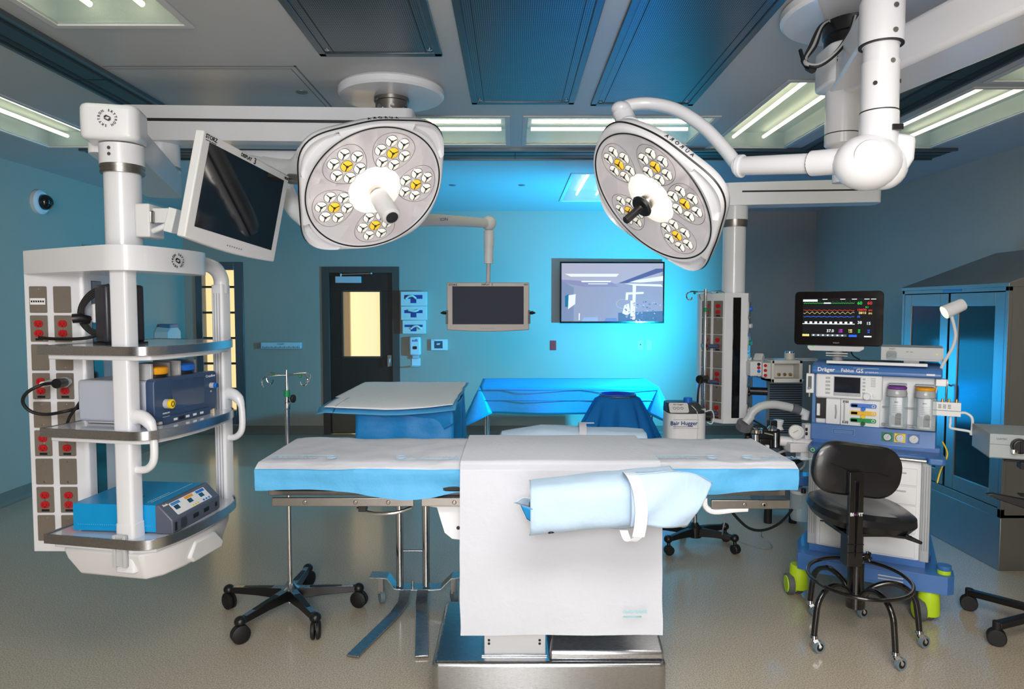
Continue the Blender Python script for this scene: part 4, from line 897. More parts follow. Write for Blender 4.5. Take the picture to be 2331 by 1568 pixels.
# lamp 2: mounting boss, curved yoke, straight arm, elbow, drop tube
mpt = mw2 @ V((R2(math.radians(95)) * math.cos(math.radians(95)) * .92, R2(math.radians(95)) * math.sin(math.radians(95)) * .92, .03))
g = G(i2).use(WHITE); g.tube([mw2 @ V((-.01, .28, .05)), P(1430, 285, 3.02), P(1414, 250, 3.02)], [.055, .045, .042], 18); g.sph(P(1414, 247, 3.02), .044, (1, 1, .7)); g.build('mounting_boss', None, L2)
ys = [P(1405, 255, 3.03), P(1432, 240, 3.03), P(1480, 236, 3.02), P(1540, 250, 2.98), P(1600, 288, 2.92), P(1645, 334, 2.85), P(1678, 375, 2.78), P(1692, 388, 2.75)]
g = G(i2).use(WHITE); g.tube(spline(ys, 6), .030, 14, flat=.9); g.build('curved_yoke', None, L2)
g = G(i2).use(WHITE); g.tube([P(1683, 378, 2.76), P(1690, 378, 2.75)], .045, 20); g.cyl(P(1678, 378, 2.77), P(1850, 372, 2.5), .036); g.cyl(P(1848, 372, 2.5), P(1925, 366, 2.4), .045); g.use(GROOVE); g.torus(P(1849, 372, 2.5), P(1925, 366, 2.4) - P(1848, 372, 2.5), .0452, .0012); g.build('straight_arm', None, L2)
E0 = P(1985, 365, 2.38)
g = G(i2).use(WHITE); g.sph(E0 + V((-.02, -.01, -.01)), .105, (1.08, .85, .9)); g.sph(E0 + V((.04, 0, -.02)), .08, (1, .8, 1)); g.use(mat('joint_cap', (205, 206, 210), .35)); g.lathe([(.05, 0), (.048, .006), (0, .008)], E0 + V((-.05, -.082, .0)), (-.25, -1, -.1), 28); g.build('elbow', None, L2)
VX, VY = E0.x + .02, E0.y
g = G(i2).use(WHITE)
g.lathe([(.062, E0.z + .02), (.062, 2.33), (.060, 2.335), (.060, 2.50), (.056, 2.50), (.056, 2.555), (.070, 2.56), (.070, 2.70), (.066, 2.712), (0, 2.715)], (VX, VY, 0), n=32)
g.use(STEELD)
for z in (2.665, 2.585, 2.49): g.lathe([(.009, 0), (.008, .003)], (VX + .01, VY - .07 if z > 2.55 else VY - .058, z), (0, -1, 0), 14)
g.use(GROOVE); g.lathe([(.007, 0), (.007, .002)], (VX - .04, VY - .046, 2.42), (-.6, -.8, 0), 12); g.lathe([(.007, 0), (.007, .002)], (VX + .05, VY - .034, 2.43), (.8, -.6, 0), 12); g.lathe([(.0615, 2.333), (.0615, 2.337)], (VX, VY, 0), n=32); g.lathe([(.0705, 2.556), (.0705, 2.56)], (VX, VY, 0), n=32)
g.use(BLACK); g.box(VX + .012, VX + .047, VY - .068, VY - .05, 2.262, 2.28)
g.build('drop_tube', None, L2)
g = G(i2).use(WHITE); old = g.m
g.m = old @ T(VX + .035, VY + .01, 2.2) @ RZ(-8); g.prism([(-.04, -.09), (.05, -.075), (.075, -.03), (.08, .05), (.02, .06), (-.04, .06)], -.05, .05, 'y'); g.m = old; g.build('elbow_cover', None, L2, .02, 3)
# extension arm and logo cap by the central column
g = G(i2).use(WHITE); beam(g, (1.42, 3.0, 2.63), (VX, VY, 2.63), .13, .12, .06); g.build('extension_arm', None, L2, .01)
C2 = V((1.43, 2.95, 0))
t = flange('ceiling_mount', 'round white ceiling flange with black hub and loose cables at the top right', 1.46, 2.9, .33, 1)
ti = T(-1.46, -2.9, -ZC)
g = G(ti).use(BLACK); g.lathe([(.115, ZC - .056), (.115, ZC - .11), (.108, ZC - .115), (.108, ZC - .15)], (C2.x, C2.y, 0), n=32); g.build('hub', None, t)
g = G(ti).use(WHITE); g.prism([(x, y) for x, y in rrect(.2, .22, .06, 5, 1.385, 2.90)], 2.58, 2.74); g.build('arm_cap', None, t, .012, 3)
g = G(ti); logo(g, T(1.335, 2.788, 2.66) @ RZ(10) @ FRONT, .038, sz=.015); g.build('lettering', None, t)
g = G(ti).use(WHITE); g.lathe([(.07, 2.58), (.07, 2.36), (.066, 2.355), (.05, 2.35), (.035, 2.34), (.035, 2.20), (0, 2.2)], (C2.x - .03, C2.y, 0), n=28); g.use(GROOVE); g.lathe([(.0705, 2.40), (.0705, 2.404)], (C2.x - .03, C2.y, 0), n=28); g.build('spindle', None, t)
g = G(ti).use(WHITE); beam(g, (1.47, 3.02, 2.635), (1.86, 1.1, 2.635), .25, .16, .08); g.build('arm', None, t, .02, 3)
for mt_, off, r in ((RUBBER, 0, .008), (mat('grey_cable', (165, 166, 168), .4), .01, .008), (RUBBER, .02, .006)):
    g = G(ti).use(mt_); dx = off * 300
    g.tube(spline([P(1950 - dx, 38, 2.78), P(1938 - dx, 75, 2.72), P(1905 - dx * .6, 120, 2.68), P(1862, 150 - dx * .4, 2.68), P(1832, 140, 2.72), P(1845 + dx * 2, 105, 2.8), P(1868 + dx, 60, 2.88), P(1900, 45, 2.95)], 6), r, 8); g.build('cable', None, t)
g = G(ti).use(RUBBER); g.tube(spline([P(1822, 115, 2.85), P(1828, 135, 2.8), P(1838, 150, 2.75), P(1850, 158, 2.7)], 5), [.008] * 6 + [.012] * 5 + [.016] * 5, 8); g.build('cable', None, t)
# ================================================================ anaesthesia machine
t = thing('anesthesia_machine', 'blue and white anaesthesia workstation with drawers, gauges and lime green castors', 'anesthesia machine', (1.78, 4.05, 0), math.radians(-30))
def lt(loc, rz): return T(*loc) @ RZ(rz)
AM = lt((1.78, 4.05, 0), -30); am_i = AM.inverted()
MW = mat('machine_white', (232, 234, 236), .4, var=.015); MG = mat('machine_grey', (176, 180, 184), .4)
# base with bumpers
g = G().use(DRAG); g.prism([(-.06, .0), (-.03, -.22), (.06, -.24), (.56, -.24), (.70, -.235), (.73, -.2), (.73, -.1), (.66, -.02), (.64, .55), (.0, .55)], .17, .265); g.prism([(.0, .0), (.02, -.14), (.6, -.14), (.63, .0), (.62, .5), (.02, .5)], .26, .3)
g.box(.12, .5, -.243, -.236, .185, .25); g.use(GREYW); g.box(.38, .5, -.244, -.242, .20, .207); g.box(.38, .5, -.244, -.242, .218, .225)
g.build('base', None, t, .012, 3)
g = G().use(LIME); g.lathe([(.032, .255), (.032, .29)], (.685, -.17, 0)); g.use(DRAG); g.lathe([(.037, .24), (.037, .262)], (.685, -.17, 0)); g.lathe([(.032, .285), (.034, .29), (.034, .31), (0, .312)], (.685, -.17, 0)); g.build('corner_bumper', None, t)
for x, y in ((-.03, -.16), (.62, -.18), (.02, .48), (.6, .48)):
    g = G().use(LIME); g.lathe([(.052, .035), (.055, .05), (.05, .15), (.045, .175)], (x, y, 0), n=20); g.use(mat('castor_grey', (90, 96, 96), .5)); g.cyl((x - .03, y - .02, .06), (x - .06, y - .035, .06), .06); g.use(LIME); g.cyl((x - .055, y - .033, .06), (x - .064, y - .037, .06), .048); g.cyl((x - .02, y, .06), (x - .035, y - .02, .06), .05)
    g.use(mat('castor_grey')); g.cyl((x + .01, y + .02, .058), (x - .02, y + .005, .058), .058)
    c = g.build('castor', None, t, .003)
# drawer body with extruded corner posts
g = G().use(MW); g.prism([(.01, .0), (.02, -.085), (.06, -.125), (.3, -.14), (.55, -.135), (.60, -.11), (.615, .0), (.61, .45), (.01, .45)], .29, .84); bd = g.build('cabinet_body', None, t, .004)
for z0, z1 in ((.31, .44), (.448, .595), (.603, .70), (.708, .80)):
    g = G().use(MW); g.prism([(.075, -.12), (.075, -.14), (.3, -.153), (.55, -.148), (.55, -.12)], z0, z1); g.use(GROOVE); g.box(.075, .55, -.135, -.12, z1, z1 + .006); g.use(MG); g.box(.15, .5, -.154, -.14, z1 - .03, z1 - .022); g.build('drawer', None, t, .003)
for x, y in ((.03, -.1), (.592, -.12)):
    g = G().use(MG); g.prism(rrect(.045, .05, .008, 3, x, y), .3, .84); g.use(mat('grey_line', (120, 122, 128), .5))
    for k in (-.012, 0, .012): g.box(x + k - .001, x + k + .001, y - .0265, y - .024, .36, .82)
    g.build('corner_post', None, t)
# desk
g = G().use(DRAG); g.prism([(-.005, .1), (.0, -.11), (.025, -.15), (.06, -.155), (.06, -.13), (.5, -.135), (.585, -.14), (.6, -.175), (.665, -.175), (.68, -.16), (.68, -.1), (.66, .1)], .835, .872); g.box(.01, .66, .0, .1, .86, .9); g.build('desk', None, t, .008, 3)
g = G().use(STEEL); g.cyl((.055, -.145, .85), (.59, -.155, .85), .011); g.build('front_bar', None, t)
g = G().use(GREEN); g.lathe([(.014, 0), (.014, .003)], (.03, -.153, .855), (0, -1, 0), 20); g.use(INKW); g.lathe([(.0105, 0), (.0105, .001)], (.03, -.156, .855), (0, -1, 0), 20); g.use(GREEN); g.lathe([(.008, 0), (.008, .001)], (.03, -.157, .855), (0, -1, 0), 20); g.build('power_badge', None, t)
# blue gauge panel, sloping
g = G().use(DRAG); g.rings([[(x, .03, .885), (x, .0, .89), (x, .012, .985), (x, .06, .985)] for x in (.0, .635)]); gp = g.build('gauge_panel', None, t, .004)
for x, m_ in ((.40, GREEN), (.462, YEL), (.53, DRAG)):
    g = G().use(m_); g.obox((x, .002, .938), (.055, .006, .05)); g.use(CHROME); g.lathe([(.022, 0), (.022, .006)], (x, .0, .938), (0, -1, 0), 24); g.use(mat('gauge_dial', (205, 210, 212), .3)); g.lathe([(.019, 0), (0, .001)], (x, -.0065, .938), (0, -1, 0), 24)
    g.use(INK); g.bar((x, -.009, .938), (x + .008, -.009, .95), .0015, .001); g.build('gauge', None, t)
g = G().use(mat('pale_blue_print', (130, 165, 210), .5)); g.box(.115, .235, .0, .004, .93, .965); g.use(DRAG); g.box(.118, .232, -.001, .0, .9325, .9625); g.use(mat('pale_blue_print')); [g.box(.125, .225, -.0015, -.0008, .938 + .007 * i_, .941 + .007 * i_) for i_ in range(3)]; g.build('notice', None, t)
# upright body
g = G().use(MW); g.box(.02, .63, .05, .3, .98, 1.29); g.build('upright_body', None, t, .006)
g = G().use(mat('machine_side_blue', (84, 132, 186), .4)); g.box(.0, .02, .03, .3, .98, 1.29); g.build('side_panel', None, t, .003)
# ventilator control with lcd
g = G().use(MW); g.box(.022, .37, -.01, .05, 1.14, 1.285); cp = g.build('control_unit', None, t, .012, 3)
g = G().use(mat('lcd_dark', (22, 26, 40), .12, coat=.5)); g.box(.122, .257, -.013, -.009, 1.178, 1.268); g.use(MG); g.box(.118, .261, -.0115, -.0095, 1.158, 1.272); g.build('lcd', None, cp)
g = G().use(MG)
for k in range(6): g.box(.125 + k * .0225, .143 + k * .0225, -.014, -.011, 1.16, 1.173)
for k in range(5): g.box(.075, .1, -.0115, -.009, 1.165 + .022 * k, 1.178 + .022 * k); g.box(.268, .283, -.0115, -.009, 1.175 + .02 * k, 1.186 + .02 * k)
for k in range(6): g.box(.31, .335, -.0112, -.009, 1.22 + .009 * k, 1.224 + .009 * k)
g.build('keys', None, cp, .001, kind='stuff')
g = G().use(MW); g.lathe([(.021, 0), (.02, .018), (.016, .022), (0, .022)], (.292, -.01, 1.163), (0, -1, 0)); g.lathe([(.008, 0), (.008, .012)], (.33, -.01, 1.172), (0, -1, 0), 14); g.build('selector_knob', None, cp)
# sensor drawer and absorber slot
g = G().use(MW); g.box(.078, .155, .02, .05, .985, 1.138); g.box(.157, .36, .015, .05, .985, 1.138); g.build('flow_panel', None, t, .003)
g = G().use(BLACK); g.box(.022, .076, .045, .051, 1.01, 1.132); g.use(MW); g.box(.028, .045, .02, .048, 1.03, 1.1); g.build('sensor_slot', None, t)
g = G().use(MG); g.tube([(.13, .016, 1.02), (.135, .005, 1.06), (.13, .016, 1.1)], .004, 8); g.build('latch', None, t)
g = G()
for k, (m_, z) in enumerate(((BLUEK, 1.105), (ORNG if 0 else YEL, 1.062), (GREEN, 1.02))):
    mk = mat('flow_%d' % k, ((66, 120, 205), (240, 190, 40), (20, 150, 80))[k], .4)
    g = G().use(mk); g.prism([(x, z_) for x, z_ in rrect(.135, .024, .01, 4, .275, z)], .008, .016, 'y'); g.use(SCROFF); g.box(.213, .245, .006, .009, z - .008, z + .006); g.use(INKW); g.lathe([(.009, 0), (.009, .004)], (.327, .009, z), (0, -1, 0), 16); g.use(mk); g.lathe([(.006, 0), (.006, .001)], (.327, .0048, z), (0, -1, 0), 12)
    g.use(INKW); g.lathe([(.015, 0), (.015, .003)], (.275, .012, z - .018), (0, -1, 0), 20); g.use((BLUEK, YEL, mat('dark_green', (20, 90, 50), .4))[k]); g.lathe([(.0125, 0), (.011, .018), (0, .018)], (.275, .01, z - .018), (0, -1, 0), 20)
    g.build('flow_control', None, t, label=('blue', 'yellow', 'green')[k] + ' gas flow control')
g = G().use(MG); g.box(.172, .18, .012, .016, 1.0, 1.12); g.use(INK)
for z in (.995, 1.115): [g.box(.168 + .008 * i_, .173 + .008 * i_, .0135, .0155, z, z + .015) for i_ in range(4)]
g.build('flow_tube', None, t)
# top band
g = G().use(DRAG); g.rings([[(x, -.025, 1.283), (x, -.03, 1.3), (x, -.015, 1.33), (x, .05, 1.345), (x, .34, 1.345), (x, .34, 1.29)] for x in (.0, .02, .63, .655)]); g.build('top_band', None, t, .008, 3)
g = G().use(MW); g.box(.075, .585, .0, .03, 1.343, 1.36); g.use(mat('top_dark', (50, 54, 60), .4)); g.box(.08, .58, .03, .32, 1.344, 1.35); g.build('top_ledge', None, t, .003)
g = G().use(INKW); g.text('Dräger', .032, T(.078, -.030, 1.309) @ FRONT, bold=.0009); g.text('Fabius', .027, T(.19, -.030, 1.308) @ FRONT, bold=.0005); g.text('GS', .032, T(.253, -.030, 1.308) @ FRONT, bold=.0005); g.text('premium', .018, T(.315, -.030, 1.304) @ FRONT); g.box(.58, .62, -.0305, -.029, 1.298, 1.308); g.box(.22, .35, -.0245, -.02, 1.3235, 1.325); g.build('lettering', None, t)
# vaporisers
for x, m_, lb in ((.442, PURP, 'clear vaporiser with purple cap'), (.578, ORNG, 'clear vaporiser with amber cap')):
    g = G().use(mat('machine_grey')); g.lathe([(.05, 1.175), (.052, 1.19), (.046, 1.215)], (x, -.01, 0)); g.use(m_); g.lathe([(.047, 1.215), (.049, 1.219), (.049, 1.228), (.042, 1.232), (0, 1.233)], (x, -.01, 0)); g.use(INKW); g.lathe([(.009, 0), (.009, .006)], (x, -.058, 1.198), (0, -1, 0), 14)
    vp = g.build('vaporizer', None, t, .002, label=lb)
    g = G().use(CLEAR); g.prism([(a, b_) for a, b_ in rrect(.108, .1, .03, 4, x, -.01)], 1.0, 1.175); g.build('clear_jacket', None, vp)
    g = G().use(MW); g.prism([(a, b_) for a, b_ in rrect(.07, .06, .02, 4, x, -.01)], 1.005, 1.17); g.use(GREYW); g.box(x - .035, x - .01, -.045, -.04, 1.02, 1.07); g.cyl((x + .012, -.04, 1.07), (x + .012, -.06, 1.07), .016); g.box(x - .005, x + .03, -.06, -.04, 1.02, 1.06); g.use(INK); g.box(x - .012, x + .008, -.0413, -.0403, 1.142, 1.147)
    for k in range(5): g.use(mat('grey_line')); g.box(x - .02, x + .025, -.0413, -.0405, 1.085 + .01 * k, 1.0865 + .01 * k)
    g.build('core', None, vp, .002)
g = G().use(MG); g.box(.37, .63, .02, .05, 1.0, 1.01); g.box(.37, .63, .035, .05, 1.1, 1.108); g.box(.40, .49, -.01, .05, 1.235, 1.243); g.box(.53, .62, -.01, .05, 1.235, 1.243); g.build('mount_rail', None, t, .002)
# right arm with gas block and towel rail
g = G().use(MW); g.box(.615, .745, .0, .05, 1.08, 1.155); g.use(GROOVE); g.box(.615, .745, -.001, .0, 1.108, 1.110); g.use(INK)
for k in range(3): [g.box(.64 + .022 * i_, .655 + .022 * i_, -.0008, 0, 1.122 + .008 * k, 1.125 + .008 * k) for i_ in range(3)]
g.build('side_block', None, t, .004)
g = G().use(mat('brass', (180, 140, 80), .3, .9)); [g.cyl((x, .02, 1.155), (x, .02, 1.172), .006, n=10) for x in (.66, .69, .725)]; g.build('brass_fittings', None, t, kind='stuff')
g = G().use(MW); g.tube(spline([(.70, .03, 1.08), (.70, .03, 1.04), (.7, .02, 1.015), (.73, .01, 1.01), (.785, .0, 1.005), (.795, .0, .99)], 5), .007, 8); g.tube(spline([(.745, .02, 1.1), (.77, .015, 1.1), (.795, .01, 1.08), (.8, .01, 1.04), (.795, .0, .985)], 5), .007, 8); g.build('towel_rail', None, t)
# left: flow meter
g = G().use(MW); g.box(-.03, .012, -.01, .02, 1.165, 1.28); g.use(mat('meter_dark', (100, 110, 112), .3)); g.box(-.02, .0, -.013, -.009, 1.19, 1.265); g.use(CHROME); g.lathe([(.009, 0), (.008, .015)], (-.012, -.01, 1.195), (0, -1, 0), 16); g.use(GREYW); g.cyl((-.014, .0, 1.28), (-.014, .0, 1.33), .005); g.cyl((-.012, .0, 1.165), (-.012, .0, 1.14), .004); g.build('flow_meter', None, t, .002)
# absorber arm on the left: breathing system
g = G(am_i).use(WHITE2); a = V((1.52, 4.1, .89)); 
g.tube([P(1775, 1003, 4.15), P(1810, 1006, 4.12), P(1850, 1012, 4.08)], [.03, .03, .032], 12); g.obox(P(1822, 1016, 4.1), (.16, .1, .055)); g.obox(P(1838, 985, 4.12), (.05, .06, .11)); g.use(BLACK); g.obox(P(1836, 977, 4.085), (.014, .01, .02)); g.obox(P(1836, 987, 4.085), (.014, .01, .02)); g.use(WHITE2); g.obox(P(1834, 1030, 4.1), (.09, .08, .08)); g.build('breathing_arm', None, t, .008)
g = G(am_i).use(WHITE2); g.lathe([(.042, 0), (.042, .03)], P(1810, 982, 4.1), (0, -1, 0)); g.use(mat('gauge_face', (235, 235, 232), .3)); g.lathe([(.036, 0), (0, .001)], P(1810, 982, 4.069), (0, -1, 0)); g.use(INK); g.bar(P(1806, 985, 4.067), P(1817, 979, 4.067), .003, .001); g.use(WHITE2); g.cyl(P(1810, 992, 4.11), P(1809, 1006, 4.11), .022); g.build('pressure_gauge', None, t)
g = G(am_i).use(BLACK); bb = P(1725, 992, 4.3)
g.obox(P(1742, 995, 4.25), (.14, .12, .12)); g.obox(P(1722, 985, 4.25), (.05, .08, .1)); g.cyl(P(1700, 985, 4.25), P(1703, 1000, 4.2), .022); g.obox(P(1757, 985, 4.22), (.05, .05, .16)); g.cyl(P(1755, 1000, 4.15), P(1755, 1040, 4.15), .006); g.obox(P(1738, 1010, 4.2), (.07, .05, .07)); g.build('absorber_block', None, t, .006)
g = G(am_i).use(CHROME); g.lathe([(.045, 0), (.045, .02), (.03, .03)], P(1721, 984, 4.2), (0, 0, 1)); g.lathe([(.03, 0), (.03, .012), (.014, .03)], P(1757, 979, 4.18), (0, 0, 1)); g.cyl(P(1740, 985, 4.13), P(1760, 990, 4.12), .005); g.cyl(P(1765, 985, 4.15), P(1765, 1018, 4.14), .011); g.cyl(P(1720, 990, 4.16), P(1720, 1005, 4.15), .02); g.use(WHITE2); g.lathe([(.034, 0), (.024, .02), (.03, .04), (.034, .055), (.03, .06)], P(1771, 977, 4.25), (0, 0, 1)); g.obox(P(1746, 1018, 4.14), (.02, .02, .03)); g.build('valves', None, t)
g = G(am_i).use(mat('hose_grey', (184, 188, 190), .4)); hp = spline([P(1706, 950, 4.2), P(1715, 936, 4.2), P(1735, 924, 4.2), P(1765, 921, 4.2), P(1802, 928, 4.2)], 8); g.tube(hp, .026, 12); g.use(mat('hose_dark', (96, 100, 104), .4)); g.tube([P(1803, 928, 4.2), P(1820, 934, 4.2)], .03, 12); g.tube([P(1693, 975, 4.22), P(1697, 962, 4.2)], .05, 10); g.use(GREYW); g.tube([P(1697, 962, 4.2), P(1710, 946, 4.2)], .027, 12); g.use(WHITE2); g.tube([P(1818, 933, 4.2), P(1834, 941, 4.2), P(1832, 955, 4.2)], [.024, .028, .022], 12); g.build('ventilator_hose', None, t)
g = G(am_i).use(RUBBER)
for k in range(3): g.tube(spline([P(1776, 1010, 4.3), P(1780 + 4 * k, 1035 + 2 * k, 4.3), P(1800, 1048 + 5 * k, 4.3), P(1825, 1042 + 3 * k, 4.28), P(1840, 1030, 4.2)], 5), .006, 6)
g.tube(spline([P(1712, 955, 4.25), P(1730, 965, 4.25), P(1750, 978, 4.22)], 5), .006, 6)
g.use(GREYW); g.tube(spline([P(1765, 1035, 4.3), P(1785, 1026, 4.28), P(1810, 1025, 4.25), P(1832, 1018, 4.2)], 5), .008, 6); g.tube(spline([P(1838, 1040, 4.18), P(1830, 1060, 4.2), P(1822, 1068, 4.22)], 4), .006, 6); g.build('hanging_tubes', None, t)
# lower left: suction canister
g = G(am_i).use(DRAG); g.obox(P(1832, 1090, 4.25), (.13, .12, .06)); g.build('canister_bracket', None, t, .006)
g = G(am_i).use(CLEAR); a = P(1822, 1182, 4.2); g.lathe([(.055, 0), (.06, .02), (.062, .17), (.0, .17)], a, n=24); g.use(GREYW); g.lathe([(.064, .168), (.064, .188)], a); g.use(BLACK); g.cyl(P(1829, 1112, 4.12), P(1829, 1122, 4.12), .014); g.build('suction_canister', None, t)
world_tube('suction_tube', 'thick black tube drooping under the table end to the machine', 'tube', [P(1652, 1142, 3.6), P(1672, 1172, 3.7), P(1705, 1202, 3.8), P(1740, 1206, 3.9), P(1775, 1190, 4.0), P(1803, 1160, 4.1)], .008, RUBBER)
world_tube('thin_cable', 'thin grey cable lying in a loop on the floor by the stool', 'cable', [P(1668, 1145, 4.2), P(1652, 1180, 4.25), P(1645, 1210, 4.3), Pz(1650, 1222, .01), Pz(1700, 1238, .008), Pz(1745, 1248, .008), Pz(1757, 1240, .008), Pz(1735, 1222, .008), P(1735, 1205, 4.5)], .004, mat('thin_grey', (140, 144, 146), .4))
world_tube('yellow_tube', 'thin yellow tube down the right side of the machine', 'tube', [AM @ V((.665, -.02, .94)), AM @ V((.69, -.0, .87)), AM @ V((.66, -.05, .79)), AM @ V((.645, -.06, .72))], .004, YEL)
# grey louvred unit and gas box behind
t = thing('louvred_unit', 'tall grey louvred machine standing behind the breathing hoses', 'medical device', (2.06, 5.2, 0), 0)
o0 = t.matrix_basis.inverted(); a = P(1745, 865, 5.2); b_ = P(1830, 985, 5.2)
g = G(o0).use(mat('louvre_grey', (112, 130, 142), .4)); g.box(a.x, b_.x, 5.2, 5.5, .12, a.z); g.use(mat('louvre_dark', (38, 46, 54), .5))
for k in range(22): z = a.z - .03 - k * .0175; g.box(a.x + .025, b_.x - .02, 5.196, 5.201, z - .011, z)
g.build('louvred_body', None, t, .006)
for x in (a.x + .05, b_.x - .05): G(o0).cyl((x, 5.25, 0), (x, 5.25, .12), .03).build('foot', RUBBER, t)
t = thing('gas_module', 'beige wall of the module rack with four brass sockets left of the monitor', 'medical device', P(1790, 845, 4.75)); t['label'] = 'pale module box with four brass sockets and round cap, above the louvred unit'
o0 = t.matrix_basis.inverted(); W_ = mat('module_cream', (206, 204, 196), .4)
def wbx(g, x0, y0, x1, y1, Y0, Y1):
    a, b_ = P(x0, y1, Y0), P(x1, y0, Y0); g.box(a.x, b_.x, Y0, Y1, a.z, b_.z)
g = G(o0).use(W_)
for q_ in ((1756, 820, 1828, 828), (1756, 862, 1828, 871), (1756, 820, 1764, 871), (1819, 820, 1828, 871)): wbx(g, *q_, 4.70, 4.9)
wbx(g, 1756, 822, 1826, 870, 4.80, 4.9); wbx(g, 1742, 826, 1758, 862, 4.72, 4.85); g.build('box', None, t, .004)
for x in (1772, 1785, 1798, 1811):
    G(o0).use(mat('brass')).lathe([(.011, 0), (.011, .015), (.004, .016)], P(x, 852, 4.80), (0, -1, 0), 16).build('gas_socket', None, t)
g = G(o0).use(W_); g.lathe([(.034, 0), (.034, .05)], P(1797, 819, 4.8)); g.use(CHROME); g.lathe([(.03, .05), (.03, .06), (0, .06)], P(1797, 819, 4.8)); g.build('round_cap', None, t)
g = G(o0).use(GREYW); wbx(g, 1800, 816, 1862, 822, 4.8, 4.85); g.build('support_rail', None, t)
t = thing('patient_module', 'white measurement modules with coloured round sockets, left of the brass socket box', 'medical device', P(1723, 840, 4.7))
o0 = t.matrix_basis.inverted()
for x0, x1, rows in ((1708, 1735, 4), (1736, 1748, 3)):
    g = G(o0).use(WHITE2); wbx(g, x0, 823 if x0 < 1720 else 826, x1, 856 if x0 < 1720 else 859, 4.66, 4.85); m_ = g.build('module', None, t, .006)
    cols = [INK, RED, BLUEK, W_] if rows == 4 else [RED, RED, RED]
    for k in range(rows): g = G(o0).use(cols[k]); g.lathe([(.011, 0), (.011, .005)], P((1727 if rows == 4 else 1742), 829 + k * (8 if rows == 4 else 11) + (0 if rows == 4 else 3), 4.66), (0, -1, 0), 14); g.build('socket', None, m_, label='round coloured socket')
g = G(o0).use(GREYW); g.bar(P(1725, 822, 4.72), P(1730, 808, 4.75), .06, .04); g.build('cable_clip', None, t, .004)
# patient monitor on top
pm_w = T(*(AM @ V((.117, .16, 1.605)))) @ RZ(-30)
t = thing('patient_monitor', 'black patient monitor with coloured vital sign traces', 'patient monitor', mw=pm_w)
MWd, MHd = .485, .328
G().prism([(x, z) for x, z in rrect(MWd, MHd, .025, 5)], 0, .04, 'y').build('casing', BLACKG, t, .004)
g = G(); SX, SZ = .39, .235
def sx(u): return (u - .5) * SX
def sz(v): return (.5 - v) * SZ + .004
g.use(emi('monitor_black', (30, 30, 36), .35)); g.box(sx(0), sx(1), -.001, 0, sz(1), sz(0)); scr = g.build('screen', None, t)
def E_(n, c): return emi('trace_' + n, c, 1.1)
def trace(fn, m_, u0, u1, n, wd=.0011):
    g = G().use(m_); pts = [(sx(u0 + (u1 - u0) * k / n), sz(fn(k / n))) for k in range(n + 1)]
    for (x0, z0), (x1, z1) in zip(pts, pts[1:]): g.f([g.v((x0, -.0016, z0 - wd)), g.v((x1, -.0016, z1 - wd)), g.v((x1, -.0016, z1 + wd)), g.v((x0, -.0016, z0 + wd))], False)
    g.build('trace', None, t, recalc=False)
GR, RD, YE, BL, WH, MG_ = E_('green', (40, 225, 80)), E_('red', (240, 60, 60)), E_('yellow', (245, 225, 130)), E_('blue', (50, 110, 240)), E_('white', (240, 248, 250)), E_('magenta', (200, 70, 215))
trace(lambda s: .13 - (.07 if (s * 12) % 1 > .93 else 0) - (.012 if .3 < (s * 12) % 1 < .45 else 0), GR, .01, .73, 240)
trace(lambda s: .30 + .025 * ((s * 10) % 1) - (.0), RD, .01, .73, 120)
trace(lambda s: .375 + .022 * math.sin(2 * PI * s * 10), YE, .01, .73, 160)
trace(lambda s: .475 + .008 * math.sin(2 * PI * s * 9), BL, .01, .73, 120, .0016)
g = G().use(WH)
for k in range(10): u = .03 + k * .071; g.box(sx(u), sx(u + .038), -.0016, -.001, sz(.66), sz(.60)); g.box(sx(u - .033), sx(u + .07), -.0016, -.001, sz(.668), sz(.65))
g.box(sx(.3), sx(.4), -.0018, -.001, sz(.14), sz(.11)); g.build('trace', None, t)
g = G()
def tx(m_, s_, u, v, sz_, bold=.0004): g.use(m_); g.text(s_, sz_, T(sx(u), -.0017, sz(v)) @ FRONT, bold=bold)
tx(GR, '60', .80, .13, .026); tx(RD, '60', .935, .13, .026); tx(RD, '120/70', .83, .30, .018); tx(RD, '(91)', .945, .31, .012); tx(YE, '28/15', .84, .375, .018); tx(YE, '(21)', .945, .385, .012); tx(BL, '(9)', .79, .47, .014); tx(GR, '0.1', .9, .23, .014)
tx(WH, '38', .805, .62, .024); tx(WH, '15', .925, .64, .024); tx(WH, '37.0', .40, .84, .024); tx(MG_, '1.80', .545, .81, .012); tx(MG_, '2.00', .545, .86, .012); tx(YE, '0.80', .68, .81, .012); tx(YE, '1.50', .68, .86, .012); tx(GR, '30', .80, .81, .012); tx(GR, '33', .80, .86, .012); tx(BL, '64', .93, .81, .012); tx(BL, '65', .93, .86, .012)
g.use(WH); g.box(sx(0), sx(.21), -.0016, -.001, sz(.085), sz(.03)); [g.box(sx(u), sx(u + .07), -.0016, -.001, sz(.035), sz(.018)) for u in (.28, .53, .69, .86, .95)]
g.use(YE); g.box(sx(0), sx(.1), -.0016, -.001, sz(.985), sz(.93)); g.use(emi('monitor_grey_keys', (120, 140, 145), .6)); g.box(sx(.13), sx(.63), -.0016, -.001, sz(.98), sz(.925)); g.use(WH); [g.box(sx(.15 + .068 * k), sx(.175 + .068 * k), -.0018, -.001, sz(.97), sz(.935)) for k in range(7)]; g.box(sx(.87), sx(.97), -.0016, -.001, sz(.985), sz(.95)); g.use(BL); g.box(sx(.66), sx(.77), -.0016, -.001, sz(.985), sz(.93))
g.build('readings', None, t, recalc=False)
g = G().use(mat('grey_print', (130, 130, 135), .5)); g.text('PHILIPS', .011, T(-.005, -.0005, -.148) @ FRONT, bold=.0003); g.build('lettering', None, t)
